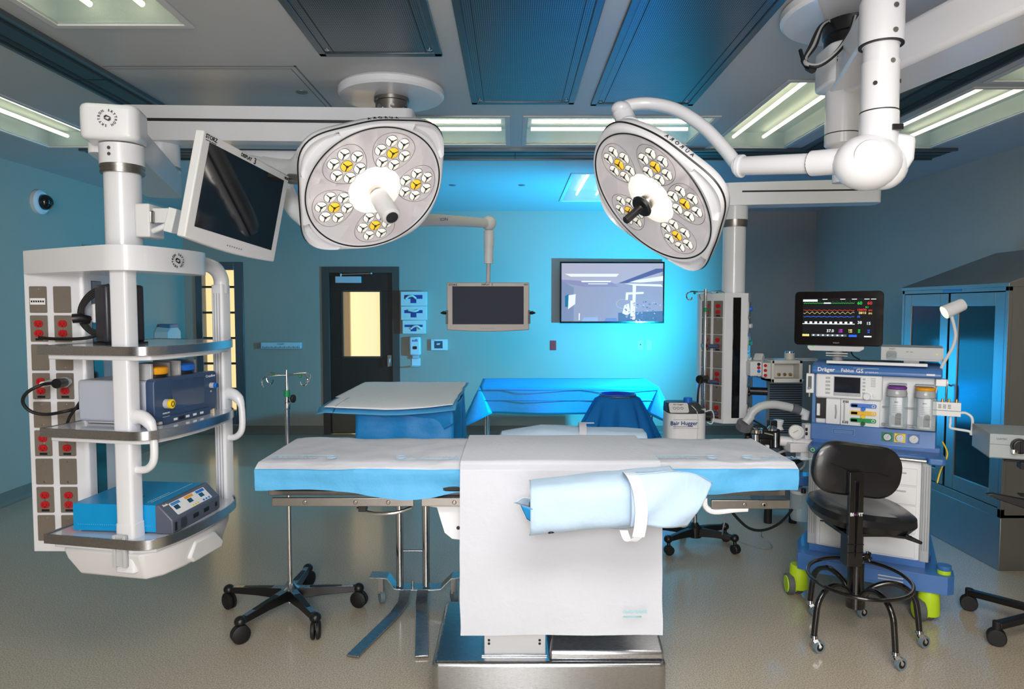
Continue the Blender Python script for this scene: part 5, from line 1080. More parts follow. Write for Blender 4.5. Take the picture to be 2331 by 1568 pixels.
g = G().use(WHITE2); g.prism([(-.165, -.168), (.145, -.168), (.145, -.182), (.12, -.198), (-.15, -.198), (-.165, -.182)], .01, .12, 'y'); g.use(emi('green_led', (90, 230, 60), 1.)); g.box(-.14, -.13, .008, .0101, -.176, -.17); g.build('processor_unit', None, t, .004)
g = G().use(GREYW); g.box(-.06, .06, .0, .12, -.215, -.207); g.box(-.06, .06, .0, .12, -.228, -.222); g.lathe([(.03, -.26), (.03, -.2)], (0, .06, 0)); g.use(BLACK); g.tube(spline([(.07, .1, -.2), (.085, .1, -.23), (.12, .1, -.25)], 4), .004, 6); g.build('stand', None, t)
# gas analyser on the right of the top
t = thing('gas_analyzer', 'flat pale grey box with round water trap, on the right of the workstation top', 'medical device', AM @ V((.51, .16, 1.345)), math.radians(-30))
g = G().use(GREYW); g.box(-.155, .15, -.09, .2, .025, .10); g.use(MG); g.box(-.155, .15, -.0915, -.09, .035, .038); g.use(INK); g.text('PHILIPS', .009, T(-.1, -.0912, .09) @ FRONT); g.box(-.03, -.018, -.0912, -.09, .074, .076); g.box(-.01, .002, -.0912, -.09, .074, .076); g.use(emi('amber_led', (220, 220, 90), 1)); g.box(.115, .122, -.0915, -.09, .062, .068); g.build('casing', None, t, .004)
g = G().use(CLEAR); g.prism(rrect(.05, .045, .012, 4, -.1, .056), -.115, -.09, 'y'); g.use(mat('trap_grey', (120, 124, 128), .3)); g.torus((-.112, -.1, .055), (0, -1, 0), .009, .003, 16, 6); g.torus((-.09, -.1, .055), (0, -1, 0), .009, .003, 16, 6); g.build('water_trap', None, t)
g = G().use(MG); g.box(-.04, .035, -.085, .05, .012, .026); g.use(MW); g.box(-.03, .02, -.08, .0, .0, .014); g.build('foot', None, t)
# gooseneck lamp
t = thing('gooseneck_lamp', 'white gooseneck examination lamp, lit, on the right of the workstation', 'lamp', AM @ V((.655, .03, 1.27)), math.radians(-30))
g = G().use(WHITE); g.box(-.03, .02, -.03, .03, -.03, .01); g.cyl((.02, 0, -.01), (.03, 0, -.01), .018); g.build('clamp', None, t, .003)
g = G().use(WHITE2); g.tube(spline([(-.01, 0, .0), (-.005, 0, .07), (.02, .0, .13), (.045, 0, .19), (.055, 0, .25), (.045, 0, .31), (.035, .0, .35), (.03, 0, .385)], 6), .0085, 10); g.build('gooseneck', None, t)
hd = V((.04, .0, .395)); ax = V((-.8, -.35, -.42)).normalized()
g = G().use(WHITE); g.lathe([(0, -.06), (.03, -.058), (.034, -.05), (.038, .05), (.036, .05), (.032, -.02), (0, -.022)], hd, ax, 28); g.build('shade', None, t)
g = G().use(emi('lamp_bulb', (255, 240, 190), 3.)); g.lathe([(.033, .03), (.02, .036), (0, .038)], hd, ax, 24); g.build('bulb', None, t)
g = G().use(WHITE2); g.tube(spline([(-.02, .0, -.03), (-.03, 0, -.08), (-.045, 0, -.13)], 4), .004, 6); g.build('cord', None, t)
# red wall plate on the right part of back wall
plate('wall_outlet', 'dark red wall plate in the gap under the patient monitor', 'outlet', 1956, 790, 1968, 815, mat('dark_red', (130, 20, 24), .4), kind='outlet')
# ================================================================ drafting stool
t = thing('stool', 'black vinyl draughting stool with oval back, foot ring and five castors', 'stool', (1.80, 3.32, 0))
SI = t.matrix_basis.inverted()
feet = [V((1.594, 3.70, 0)), V((1.50, 3.26, 0)), V((1.78, 3.02, 0)), V((2.05, 3.28, 0)), V((1.93, 3.72, 0))]
C0 = V((1.725, 3.37, 0))
SI = T(-1.80, -3.32, 0)
for f_ in feet:
    d_ = (f_ - C0); d_.z = 0; L_ = d_.length; d_.normalize(); f2 = C0 + d_ * .29
    g = G(SI).use(BLKENAMEL); g.tube(spline([C0 + d_ * .03 + V((0, 0, .2)), C0 + d_ * .07 + V((0, 0, .27)), C0 + d_ * .15 + V((0, 0, .305)), C0 + d_ * .22 + V((0, 0, .29)), C0 + d_ * .265 + V((0, 0, .24)), C0 + d_ * .28 + V((0, 0, .17)), C0 + d_ * .29 + V((0, 0, .085))], 5), .0145, 12); lg = g.build('leg', None, t)
    sd = V((-d_.y, d_.x, 0)); wc = f2 + V((.022, -.006, .03))
    g = G(SI).use(CHROME); g.lathe([(.016, .085), (.018, .08), (.02, .072), (.012, .066)], (f2.x, f2.y, 0), n=16); g.bar(f2 + V((.0, -.012, .068)), wc + V((0, -.013, 0)), .002, .022); g.bar(f2 + V((.0, .012, .068)), wc + V((0, .013, 0)), .002, .022); c = g.build('castor', None, lg)
    ay = V((.35, -1, 0)).normalized()
    g = G(SI).use(mat('grey_tyre', (110, 128, 138), .45)); g.lathe([(.018, -.009), (.03, -.009), (.03, .009), (.018, .009)], wc, ay, 24); g.use(BLACK); g.lathe([(.019, -.0105), (.019, .0105)], wc, ay, 18); g.use(CHROME); g.lathe([(.007, -.012), (.007, .012)], wc, ay, 10); g.build('wheel', None, lg)
g = G(SI).use(BLKENAMEL); g.torus(C0 + V((.0, -.03, .33)), (.0, -.06, 1), .235, .0095, 56, 10); g.build('foot_ring', None, t)
g = G(SI).use(BLKENAMEL); g.lathe([(.038, .18), (.038, .40), (.03, .40), (.03, .58)], C0); g.lathe([(.045, .17), (.045, .25)], C0); g.build('column', None, t)
g = G(SI).use(BLKENAMEL); g.box(C0.x - .12, C0.x + .13, C0.y - .12, C0.y + .1, .565, .585); g.build('seat_plate', None, t, .004)
g = G(SI).use(VINYL)
sc_ = V((1.768, 3.44, .60)); rings_ = []
for k, (r_, z) in enumerate(((.0, -.02), (.16, -.02), (.215, -.005), (.238, .03), (.232, .062), (.2, .082), (.12, .078), (.0, .072))):
    row = []
    for j in range(48):
        a = 2 * PI * j / 48; ca, sa = math.cos(a), math.sin(a); e_ = .8
        x = math.copysign(abs(ca) ** e_, ca) * r_ * 1.04; y = math.copysign(abs(sa) ** e_, sa) * r_ * .96
        row.append(sc_ + V((x, y, z + .05 * 0 - .035 * (x / .24) ** 2 * (0) - .0)))
    rings_.append(row)
old = g.m; g.m = g.m @ T(*sc_) @ RY(6) @ RX(4) @ T(*(-sc_)); g.rings(rings_); g.m = old; g.build('seat', None, t)
# backrest bar, camera side
bx, by = 1.615, 3.19
g = G(SI).use(BLKENAMEL)
g.tube([(bx, by + .02, .46), (bx + .0, by, .52), (bx, by - .01, .7), (bx, by - .015, .86)], [.034, .034, .034, .034], 4, flat=.25)
g.box(bx - .036, bx + .036, by - .02, by + .05, .45, .60); g.box(bx - .04, bx + .04, by - .026, by - .018, .555, .56); g.box(bx - .04, bx + .04, by - .026, by - .018, .515, .52); g.bar((bx, by + .03, .555), (C0.x, C0.y, .565), .06, .03); g.bar((bx, by + .03, .47), (C0.x, C0.y, .42), .06, .06)
g.box(bx - .034, bx + .034, by - .022, by + .0, .46, .9)
g.build('back_bar', None, t, .006, 3)
g = G(SI).use(INKW); g.text('BI', .022, T(bx - .02, by - .0228, .70) @ FRONT, bold=.0006); g.text('FIT', .022, T(bx + .018, by - .0228, .70) @ FRONT, bold=.0006); g.use(mat('magenta_dot', (210, 60, 190), .5)); g.lathe([(.005, 0), (.005, .001)], (bx - .004, by - .0225, .70), (0, -1, 0), 12); g.build('lettering', None, t)
bc = V((1.64, 3.20, .90)); g = G(SI).use(VINYL); pl = rrect(.425, .255, .11, 8); old = g.m; g.m = g.m @ T(*bc) @ RY(7)
def bk(s_, y): return [(x * s_, y + .03 * (x / .21) ** 2 * 0 + .0, z * s_) for x, z in pl]
g.rings([bk(.02, .0), bk(.5, -.004), bk(.9, -.0), bk(.985, .012), bk(1, .028), bk(.985, .045), bk(.9, .06), bk(.5, .066), bk(.02, .068)]); g.m = old; bk_o = g.build('backrest', None, t)
g = G(SI).use(mat('vinyl_crease', (10, 10, 12), .4)); old = g.m; g.m = g.m @ T(*bc) @ RY(7)
g.tube(spline([(.03, -.004, -.005), (.09, -.005, .0), (.14, -.004, -.01)], 4), .0025, 6); g.m = old; g.build('crease', None, bk_o); g = G(SI).use(mat('vinyl_crease')); old = g.m; g.m = g.m @ T(*bc) @ RY(7); g.tube(spline([(-.05, -.004, .0), (-.1, -.005, .01), (-.14, -.003, .02)], 4), .0025, 6); g.m = old; g.build('crease', None, bk_o)
g = G(SI).use(BLACK); g.bar((C0.x + .06, C0.y - .1, .575), (C0.x + .2, C0.y - .13, .565), .03, .012); g.tube([(C0.x + .17, C0.y - .12, .57), (C0.x + .235, C0.y - .15, .545)], [.014, .008], 8); g.build('lever', None, t, .003)
g = G(SI).use(CHROME); g.cyl((bx + .036, by + .02, .485), (bx + .07, by + .02, .485), .005); g.use(BLACK); g.cyl((bx + .06, by + .02, .485), (bx + .085, by + .02, .485), .012)
for k in range(6): a = k * PI / 3; g.cyl((bx + .085, by + .02, .485), (bx + .085, by + .02 + .024 * math.cos(a), .485 + .024 * math.sin(a)), .007, n=8)
g.build('height_knob', None, t)
# ================================================================ light source unit at the right edge
t = thing('headlight_unit', 'pale grey headlight box on a stand at the right picture edge', 'medical device', (2.62, 3.34, 0)); t['label'] = 'pale grey headlight box with big black dial on a castor stand, beside the workstation'
HI = T(-2.62, -3.34, 0)
def hp_(u, w_, z): # local: u along front (to the right, towards the camera), w_ depth
    return V((2.27 + .93 * u + .36 * w_, 3.34 - .36 * u + .93 * w_, z))
HM = HI @ T(2.35, 3.34, -.03) @ RZ(-21)
g = G(HM).use(mat('unit_grey', (168, 176, 178), .4)); g.box(0, .36, .0, .32, .965, 1.082); g.use(mat('unit_seam', (110, 118, 120), .4)); g.box(-.001, .36, -.001, .32, .962, .967); g.box(.0, .1, -.001, 0, 1.03, 1.032); g.build('casing', None, t, .006)
g = G(HM).use(BLACK); g.lathe([(.037, 0), (.035, .03), (.03, .034), (0, .034)], (.12, 0, 1.03), (0, -1, 0), 28); g.box(.116, .124, -.04, -.03, 1.0, 1.055); g.build('dial', None, t, .002)
g = G(HM).use(CHROME); g.lathe([(.012, 0), (.012, .02), (.006, .022)], (.095, -.02, 1.005), (0, -1, 0), 16); g.use(BLACK); g.lathe([(.016, 0), (.014, .012)], (.185, 0, 1.01), (0, -1, 0), 16); g.build('small_knob', None, t)
g = G(HM).use(INKN); g.text('LUXTEC', .012, T(.05, -.0008, 1.058) @ FRONT); g.build('lettering', None, t)
g = G(HM).use(BLACK); g.box(.07, .36, .02, .06, .945, .955); g.box(.13, .18, .0, .06, .915, .95); g.cyl((.16, .03, .93), (.3, .03, .935), .008); g.build('underside_clamp', None, t, .002)
g = G(HM).use(BLACK); g.prism([(-.03, .80), (-.0, .806), (.12, .79), (.33, .77), (.5, .76), (.5, .66), (.33, .69), (.16, .735), (.03, .775)], -.09, -.06, 'y'); g.build('front_handle', None, t, .004)
g = G(HM).use(INKW); g.text('LU', .03, T(.20, -.0915, .748) @ RY(4) @ FRONT, bold=.0006); g.text('TEC', .03, T(.29, -.0915, .738) @ RY(4) @ FRONT, bold=.0006); g.use(RED); g.text('X', .03, T(.24, -.0915, .744) @ RY(4) @ FRONT, bold=.0006); g.build('lettering', None, t)
g = G(HI).use(BLACK); g.cyl((2.72, 3.42, .12), (2.72, 3.42, .95), .022); g.build('pole', None, t)
for px_, py_ in ((2205, 1388), (2268, 1468)):
    f_ = Pz(px_, py_, 0); top = V((f_.x, f_.y, .10))
    g = G(HI).use(BLACK); g.bar(top, (2.72, 3.40, .125), .045, .035); lg = g.build('leg', None, t, .008)
    g = G(HI).use(RUBBER); c_ = V((f_.x + .0, f_.y, .042)); g.cyl(c_ + V((-.012, -.02, 0)), c_ + V((.012, .022, 0)), .042); g.cyl(c_ + V((0, 0, .02)), c_ + V((0, 0, .08)), .02); g.build('castor', None, lg, .004)
for a, b_ in ((3.05, 3.55), (2.9, 3.1)):
    g = G(HI).use(BLACK); g.bar((a, b_, .1), (2.72, 3.40, .125), .045, .035); g.cyl((a - .01, b_ - .02, .042), (a + .01, b_ + .02, .042), .042); g.build('leg', None, t, .008)
g = G(HM).use(BLACK); g.box(.12, .36, -.06, .0, .795, .80); g.bar((.3, -.075, .76), (.45, .1, .78), .03, .02); g.build('handle_bracket', None, t)
# ================================================================ steel cabinet
t = thing('steel_cabinet', 'tall stainless cabinet with glazed double doors and sloping top against the right wall', 'cabinet', (3.5, 4.85, 0))
CI = T(-3.5, -4.85, 0); X0, X1, Y0, Y1 = 3.09, 3.82, 4.27, 5.43
CS = mat('cabinet_steel', (150, 152, 152), .38, .9, var=.05, scale=6)
g = G(CI).use(CS)
# carcass as open box facing -X
for q_ in ((X0 + .02, X1, Y0, Y0 + .02, .34, 1.82), (X0 + .02, X1, Y1 - .02, Y1, .34, 1.82), (X1 - .02, X1, Y0, Y1, .34, 1.82), (X0 + .02, X1, Y0, Y1, .34, .36), (X0 + .02, X1, Y0, Y1, 1.8, 1.82)): g.box(*q_)
g.rings([[(X0 - .01, y, 1.80), (X0 - .01, y, 1.825), (X1, y, 2.1), (X1, y, 1.80)] for y in (Y0 - .01, Y1 + .01)]); g.build('carcass', None, t, .002)
g = G(CI).use(CS); g.box(X0 - .0, X1, Y0 + .0, Y1 + .1, 0, .34); g.build('plinth', None, t, .004)
SHM = mat('shelf_steel', (120, 150, 175), .35, .7)
for z in (.7, 1.05, 1.4): G(CI).box(X0 + .06, X1 - .02, Y0 + .02, Y1 - .02, z, z + .015).build('shelf', SHM, t)
for y0, y1 in ((Y0 + .03, 4.84), (4.86, Y1 - .03)):
    g = G(CI); h = [(y0 + .09, y1 - .09, .50, 1.18), (y0 + .09, y1 - .09, 1.22, 1.68)]
    g.use(CS); us = [y0, y0 + .09, y1 - .09, y1]
    holed_x = [(y0, y0 + .09, .40, 1.77), (y1 - .09, y1, .40, 1.77), (y0 + .09, y1 - .09, .40, .50), (y0 + .09, y1 - .09, 1.68, 1.77)]
    for a, b_, c, d_ in holed_x: g.box(X0, X0 + .025, a, b_, c, d_)
    dr = g.build('door', None, t, .003)
    g = G(CI).use(glassy('cabinet_glass', (30, 60, 80), .5, .14)); g.box(X0 + .008, X0 + .013, y0 + .08, y1 - .08, .49, 1.69); g.build('glass', None, dr)
    g = G(CI).use(GROOVE)
    for yy in (y0 - .004,): g.box(X0 - .001, X0 + .02, yy, yy + .003, .4, 1.77)
    g.build('hinge_line', None, dr)
g = G(CI).use(CS)
for q_ in ((X0 - .002, X0 + .024, Y0, Y0 + .028, .34, 1.8), (X0 - .002, X0 + .024, Y1 - .028, Y1, .34, 1.8), (X0 - .002, X0 + .024, Y0, Y1, .34, .395), (X0 - .002, X0 + .024, Y0, Y1, 1.775, 1.8)): g.box(*q_)
g.build('face_frame', None, t, .001)
g = G(CI).use(mat('blue_tag', (40, 120, 185), .4)); g.box(X0 - .005, X0 - .001, 4.72, 4.92, 1.782, 1.797); g.build('name_strip', None, t)
g = G(CI).use(STEEL); g.tube(spline([(X0, 4.80, 1.0), (X0 - .03, 4.80, 1.0), (X0 - .03, 4.80, 1.12), (X0, 4.80, 1.12)], 4), .006, 8); g.build('door_handle', None, t)
g = G(CI).use(mat('dark_blue_box', (20, 40, 90), .5)); 
for i_, (y, z, w_, h_) in enumerate(((4.5, 1.065, .2, .12), (5.1, 1.065, .22, .16), (4.55, .715, .3, .15))):
    bx_ = G(T(*(-V((3.4, y, z))))).box(3.3, 3.5, y - w_ / 2, y + w_ / 2, z, z + h_).build('storage_box', mat('dark_blue_box'), None, .01, loc=(3.4, y, z))
    tag(bx_, ['dark blue box on the middle cabinet shelf, near door side', 'dark blue box on the middle cabinet shelf, far door side', 'wide dark blue box on the low cabinet shelf'][i_], 'box', 'boxes inside the steel cabinet')
# ================================================================ rear equipment boom
t = thing('equipment_boom', 'slim white service column boom in front of the blue wall, with red outlets', 'equipment boom', (1.55, 4.9, 0))
BI = T(-1.55, -4.9, 0)
g = G(BI).use(WHITE); beam(g, (1.47, 4.88, 2.455), (2.5, 4.72, 2.445), .17, .155, .05); groove(g, (1.6, 4.86, 2.47), (2.42, 4.735, 2.46), .02, .086, .012); g.build('lower_arm', None, t, .012, 3)
g = G(BI).use(WHITE); g.lathe([(.085, 2.54), (.085, 2.63)], (2.38, 4.75, 0)); beam(g, (2.42, 4.80, 2.7), (1.42, 2.9, 2.7), .17, .15, .05); g.build('upper_arm', None, t, .012, 3)
g = G(BI).use(WHITE); g.lathe([(.078, 1.76), (.078, 2.24)], (1.572, 4.88, 0)); g.lathe([(.09, 2.285), (.09, 2.41)], (1.572, 4.88, 0)); g.use(STEELD); g.lathe([(.084, 2.235), (.088, 2.25), (.088, 2.29)], (1.572, 4.88, 0)); g.build('column_tube', None, t)
pl = [(1.475, 4.75), (1.635, 4.75), (1.705, 4.90), (1.705, 5.0), (1.35, 5.0), (1.35, 4.92)]
g = G(BI).use(WHITE); g.prism(pl, .86, 1.77); g.use(BLACKG); g.box(1.53, 1.585, 4.746, 4.751, .9, 1.74); sc2 = g.build('service_column', None, t, .004)
a = V((1.35, 4.92, 0)); b_ = V((1.475, 4.75, 0)); d_ = (b_ - a); L_ = d_.length; d_.normalize()
for r_ in range(7):
    for c_ in (0, 1):
        p = a + d_ * (L_ * (.27 + .47 * c_)); z = 1.66 - r_ * .119
        m4 = M.Translation((p.x, p.y, z)) @ M(((d_.x, 0, d_.y, 0), (d_.y, 0, -d_.x, 0), (0, 1, 0, 0), (0, 0, 0, 1)))
        g = G(BI); k = 'outlet' if r_ % 2 == 0 else 'blank'; plate_g(g, m4, k); g.build('outlet_plate', None, sc2, label='steel plate with two red sockets' if k == 'outlet' else 'blank steel plate')
a = V((1.635, 4.75, 0)); b_ = V((1.705, 4.90, 0)); d_ = (b_ - a); L_ = d_.length; d_.normalize()
for r_ in range(7):
    z = 1.66 - r_ * .119; p = a + d_ * (L_ * .5); m4 = M.Translation((p.x, p.y, z)) @ M(((d_.x, 0, d_.y, 0), (d_.y, 0, -d_.x, 0), (0, 1, 0, 0), (0, 0, 0, 1)))
    g = G(BI); old = g.m; g.m = g.m @ m4; g.use(PLATE); g.prism(rrect(.12, .1, .004, 2), 0, .004); g.use((BLUEK, WHITE2, GREEN, WHITE2, BLUEK, BLACK, WHITE2)[r_])
    for q_ in (-.03, .03): g.lathe([(.016, 0), (.016, .014)], (q_, 0, .004), (0, 0, 1), 14)
    g.m = old; g.build('gas_outlet', None, sc2)
g = G(BI).use(BLACK); g.cyl((1.69, 4.84, 1.08), (1.80, 4.80, 1.08), .028); g.build('plug', None, sc2); g = G(BI).use(RED); g.cyl((1.70, 4.86, .93), (1.75, 4.84, .93), .016); g.build('plug', None, sc2)
g = G(BI).use(BLACK); g.cyl((1.375, 4.86, 1.165), (1.32, 4.8, 1.165), .03); g.tube(spline([(1.33, 4.8, 1.165), (1.31, 4.79, 1.1), (1.305, 4.79, .98), (1.315, 4.80, .86)], 5), .007, 8); g.build('power_cord', None, sc2)
# IV pole by the rear boom
def hooks(g, c, r, mt_h, mt_g, tilt=0):
    g.use(mt_h)
    for s_, w_ in ((-1, 1.), (1, 1.)):
        g.tube(spline([c, c + V((s_ * r * .45, s_ * -.01, .006)), c + V((s_ * r * .85, s_ * -.03, .008)), c + V((s_ * r * 1.02, s_ * -.05, -.014)), c + V((s_ * r * .95, s_ * -.05, -.045)), c + V((s_ * r * .78, s_ * -.045, -.05)), c + V((s_ * r * .7, s_ * -.04, -.03))], 5), .0045, 8)
        g.tube(spline([c, c + V((s_ * -r * .3, s_ * -.06, .004)), c + V((s_ * -r * .62, s_ * -.12, .0)), c + V((s_ * -r * .68, s_ * -.14, -.02)), c + V((s_ * -r * .6, s_ * -.14, -.05))], 5), .0045, 8)
    g.use(mt_g)
    for s_ in (-1, 1): g.sph(c + V((s_ * r * .62, s_ * -.015, -.002)), .009); 
t = thing('iv_pole', 'thin steel drip pole with hooks clamped to the rear service column', 'iv pole', (1.365, 4.84, .72))
II = t.matrix_basis.inverted(); II = T(-1.365, -4.84, -.72)
g = G(II).use(CHROME); g.cyl((1.365, 4.84, .78), (1.365, 4.84, 1.80), .0125); g.build('pole', None, t)
g = G(II); hooks(g, V((1.365, 4.84, 1.775)), .12, CHROME, GREEN); g.build('hooks', None, t)
g = G(II).use(GREEN); g.cyl((1.365, 4.84, 1.64), (1.365, 4.84, 1.67), .016); g.build('green_collar', None, t)
for z in (1.4, 1.15, .93): g = G(II).use(STEELD); g.box(1.355, 1.375, 4.835, 4.93, z - .012, z + .012); g.use(DKBLUE); g.cyl((1.38, 4.80, z), (1.44, 4.77, z), .014); g.build('clamp', None, t)
# ================================================================ warming unit
t = thing('warming_unit', 'white patient warming blower with dark slanted top, on a castor stand', 'medical device', (1.28, 4.7, 0))
WI = T(-1.28, -4.7, 0); a = P(1522, 1005, 4.6); b_ = P(1612, 942, 4.6)
g = G(WI).use(mat('warmer_white', (236, 236, 238), .4)); bp_ = rrect(b_.x - a.x, .24, .07, 6, (a.x + b_.x) / 2, 4.72); g.prism(bp_, .72, b_.z); g.build('body', None, t, .006)
g = G(WI).use(mat('charcoal_top', (52, 56, 60), .4)); cx_ = (a.x + b_.x) / 2
g.rings([[(x, y, b_.z) for x, y in bp_], [(cx_ + (x - cx_) * 1.0, y, b_.z + .02 + .03 * 0) for x, y in bp_], [(cx_ - .02 + (x - cx_) * .82, 4.74 + (y - 4.72) * .7, b_.z + .065) for x, y in bp_]]); g.build('top_shell', None, t, .004)
g = G(WI).use(WHITE2); old = g.m; g.m = g.m @ T(a.x + .07, 4.618, b_.z + .038) @ RX(-38) ; g.prism(rrect(.13, .075, .012, 4), -.004, .004, 'y'); g.use(INK); g.text('Bair Hugger', .014, T(0, -.005, .025) @ FRONT)
for k in range(3): g.torus((-.03 + .025 * k, -.005, -.005), (0, 1, 0), .009, .0012, 14, 4)
g.m = old; g.build('control_panel', None, t)
g = G(WI).use(BLUEK); g.lathe([(.03, 0), (.03, .05), (.024, .055), (0, .055)], (cx_ + .02, 4.70, b_.z + .045)); g.use(GREYW); g.box(cx_ + .03, b_.x - .01, 4.62, 4.72, b_.z + .018, b_.z + .03); g.build('hose_port', None, t)
g = G(WI).use(INKN); g.text('Bair Hugger', .038, T(cx_ - .03, 4.5992, b_.z - .065) @ FRONT, bold=.0008); y_ = 4.5995
for z in (b_.z - .04, b_.z - .10): g.box(a.x + .03, b_.x - .06, y_, y_ + .001, z, z + .0015)
g.box(a.x + .03, b_.x - .1, y_, y_ + .001, b_.z - .09, b_.z - .087); g.build('lettering', None, t)
g = G(WI).use(WHITE2); g.tube(spline([(b_.x - .02, 4.62, b_.z + .01), (b_.x + .03, 4.62, b_.z + .02), (b_.x + .045, 4.62, b_.z - .03), (b_.x + .03, 4.62, b_.z - .07), (b_.x - .0, 4.62, b_.z - .06)], 5), .004, 6); g.tube(spline([(cx_ + .03, 4.64, b_.z + .05), (cx_ + .06, 4.595, b_.z - .0), (cx_ + .06, 4.592, b_.z - .15), (cx_ + .05, 4.59, .75)], 5), .003, 6); g.use(BLACK); g.cyl((b_.x + .0, 4.68, b_.z - .03), (b_.x + .04, 4.66, b_.z - .03), .03); g.build('side_cord', None, t)
g = G(WI).use(CHROME); g.cyl((1.28, 4.72, .12), (1.28, 4.72, .72), .014); g.build('pole', None, t)
def star_base(t, TI_, c, angs, L_, mt_leg, mt_hub, zc=.135, wheel=.036, drop=.0, w0=.05):
    for a_ in angs:
        a_ = math.radians(a_); d_ = V((math.cos(a_), math.sin(a_), 0)); sd = V((-d_.y, d_.x, 0)); e = c + d_ * L_
        g = G(TI_).use(BLACK)
        def sec(p, w_, h_, z): return [p + sd * w_ + V((0, 0, z - h_)), p - sd * w_ + V((0, 0, z - h_)), p - sd * w_ * .8 + V((0, 0, z)), p + sd * w_ * .8 + V((0, 0, z))]
        g.rings([sec(c + d_ * .01, w0 * .6, .06, zc), sec(c + d_ * L_ * .5, w0 * .42, .045, zc - .006), sec(e, w0 * .34, .03, zc - .02)])
        g.sph(e + V((0, 0, zc - .035)), .03, (1, 1, .9), 14, 8)
        lg = g.build('leg', None, t, .003)
        if mt_leg:
            g = G(TI_).use(mt_leg); g.rings([[q_ + V((0, 0, .0015)) for q_ in (c + d_ * .02 + sd * w0 * .42 + V((0, 0, zc)), c + d_ * .02 - sd * w0 * .42 + V((0, 0, zc)))] + [c + d_ * .02 - sd * w0 * .42 + V((0, 0, zc - .004)), c + d_ * .02 + sd * w0 * .42 + V((0, 0, zc - .004))],
                      [e - d_ * .03 + sd * w0 * .25 + V((0, 0, zc - .0165)), e - d_ * .03 - sd * w0 * .25 + V((0, 0, zc - .0165)), e - d_ * .03 - sd * w0 * .25 + V((0, 0, zc - .022)), e - d_ * .03 + sd * w0 * .25 + V((0, 0, zc - .022))]]); g.build('leg_top', None, lg)
        wa = V((math.cos(a_ + 1.1), math.sin(a_ + 1.1), 0)); wc = e + V((.004, -.01, wheel))
        g = G(TI_).use(RUBBER)
        for s_ in (-1, 1): g.lathe([(wheel * .7, .003), (wheel, .006), (wheel, .018), (wheel * .8, .024), (0, .025)], wc, wa * s_, 22)
        g.use(BLACK); g.cyl(wc, e + V((0, 0, zc - .04)), .012); g.build('castor', None, lg)
    g = G(TI_).use(mt_hub); g.lathe([(.045, zc - .07), (.048, zc), (.03, zc + .012), (.02, zc + .03), (0, zc + .03)], c); g.build('hub', None, t)
star_base(t, WI, V((1.28, 4.72, 0)), (215, 330, 25, 95, 155), .27, None, BLACK, .14, .032)
g = G(WI).use(mat('white_hose', (205, 206, 206), .5)); pts = spline([(1.16, 4.62, .62), (1.13, 4.55, .5), (1.13, 4.52, .38), (1.14, 4.55, .28), (1.17, 4.6, .2)], 8); g.tube(pts, [.035 + .003 * (k % 2) for k in range(len(pts))], 12); g.build('warm_air_hose', None, t)
# ================================================================ IV pole on five-star base
t = thing('iv_pole', 'chrome drip pole with four hooks on a five-legged castor base, behind the table', 'iv pole', (-1.215, 3.68, 0))
PI_ = T(1.215, -3.68, 0); c = V((-1.215, 3.68, 0))
star_base(t, PI_, c, (171, 247, 307, 12, 92), .365, STEEL, STEEL, .14, .046)
g = G(PI_).use(CHROME); g.cyl(c + V((0, 0, .14)), c + V((0, 0, 1.13)), .0125); g.lathe([(.016, 1.12), (.017, 1.15), (.014, 1.17)], c, n=16); g.cyl(c + V((0, 0, 1.17)), c + V((0, 0, 1.335)), .009); g.build('pole', None, t)
g = G(PI_).use(GREEN); g.lathe([(.017, 1.19), (.017, 1.225)], c, n=16); g.build('green_collar', None, t)
g = G(PI_).use(CHROME); g.cyl(c + V((0, 0, 1.18)), c + V((.035, -.005, 1.18)), .006); g.use(BLACK); g.cyl(c + V((.028, -.005, 1.18)), c + V((.042, -.008, 1.18)), .022); g.build('height_knob', None, t, .003)
g = G(PI_); hooks(g, c + V((0, 0, 1.305)), .125, CHROME, GREEN); g.build('hooks', None, t)
# ================================================================ Mayo table with drape
t = thing('instrument_stand', 'steel instrument stand with flat splayed feet, under a white and blue drape', 'instrument stand', (-.55, 3.75, 0))
MI = T(.55, -3.75, 0)
for x in (-.633, -.485):
    g = G(MI).use(CHROME); g.cyl((x, 3.80, .10), (x, 3.80, 1.10), .0215); g.build('post', None, t)
g = G(MI).use(STEEL); zz = [(-.80, .155), (-.70, .15), (-.66, .09), (-.62, .085), (-.44, .085), (-.40, .09), (-.34, .15), (-.26, .155)]
g.rings([[(x, 3.76, z), (x, 3.85, z), (x, 3.85, z + .008), (x, 3.76, z + .008)] for x, z in zz]); g.build('cross_bar', None, t, .001)
g = G(MI).use(STEEL); g.cyl((-.633, 3.80, .3), (-.485, 3.80, .3), .006); g.cyl((-.56, 3.79, .09), (-.56, 3.79, .135), .007); g.build('tie_rod', None, t)
for x0, x1 in ((-.60, -.76), (-.50, -.43)):
    g = G(MI).use(STEEL); d_ = V((x1 - x0, -.58, 0)).normalized(); sd = V((-d_.y, d_.x, 0)) * .032
    pts = [V((x0, 3.76, .085)), V((x0, 3.70, .04)), V((x0 + (x1 - x0) * .2, 3.62, .012)), V((x1, 3.18, .008))]
    g.rings([[p + sd, p - sd, p - sd + V((0, 0, .008)), p + sd + V((0, 0, .008))] for p in pts]); g.build('foot', None, t, .002)
for x in (-.74, -.33):
    g = G(MI).use(STEELD); g.box(x - .014, x + .014, 3.78, 3.82, .06, .15); lg = g.build('castor_fork', None, t)
    g = G(MI).use(mat('grey_tyre')); g.cyl((x - .01, 3.795, .038), (x + .012, 3.805, .038), .038); g.build('castor_wheel', None, lg)
G(MI).box(-.99, -.33, 3.75, 4.75, 1.10, 1.125).build('tray', STEELD, t, .006)
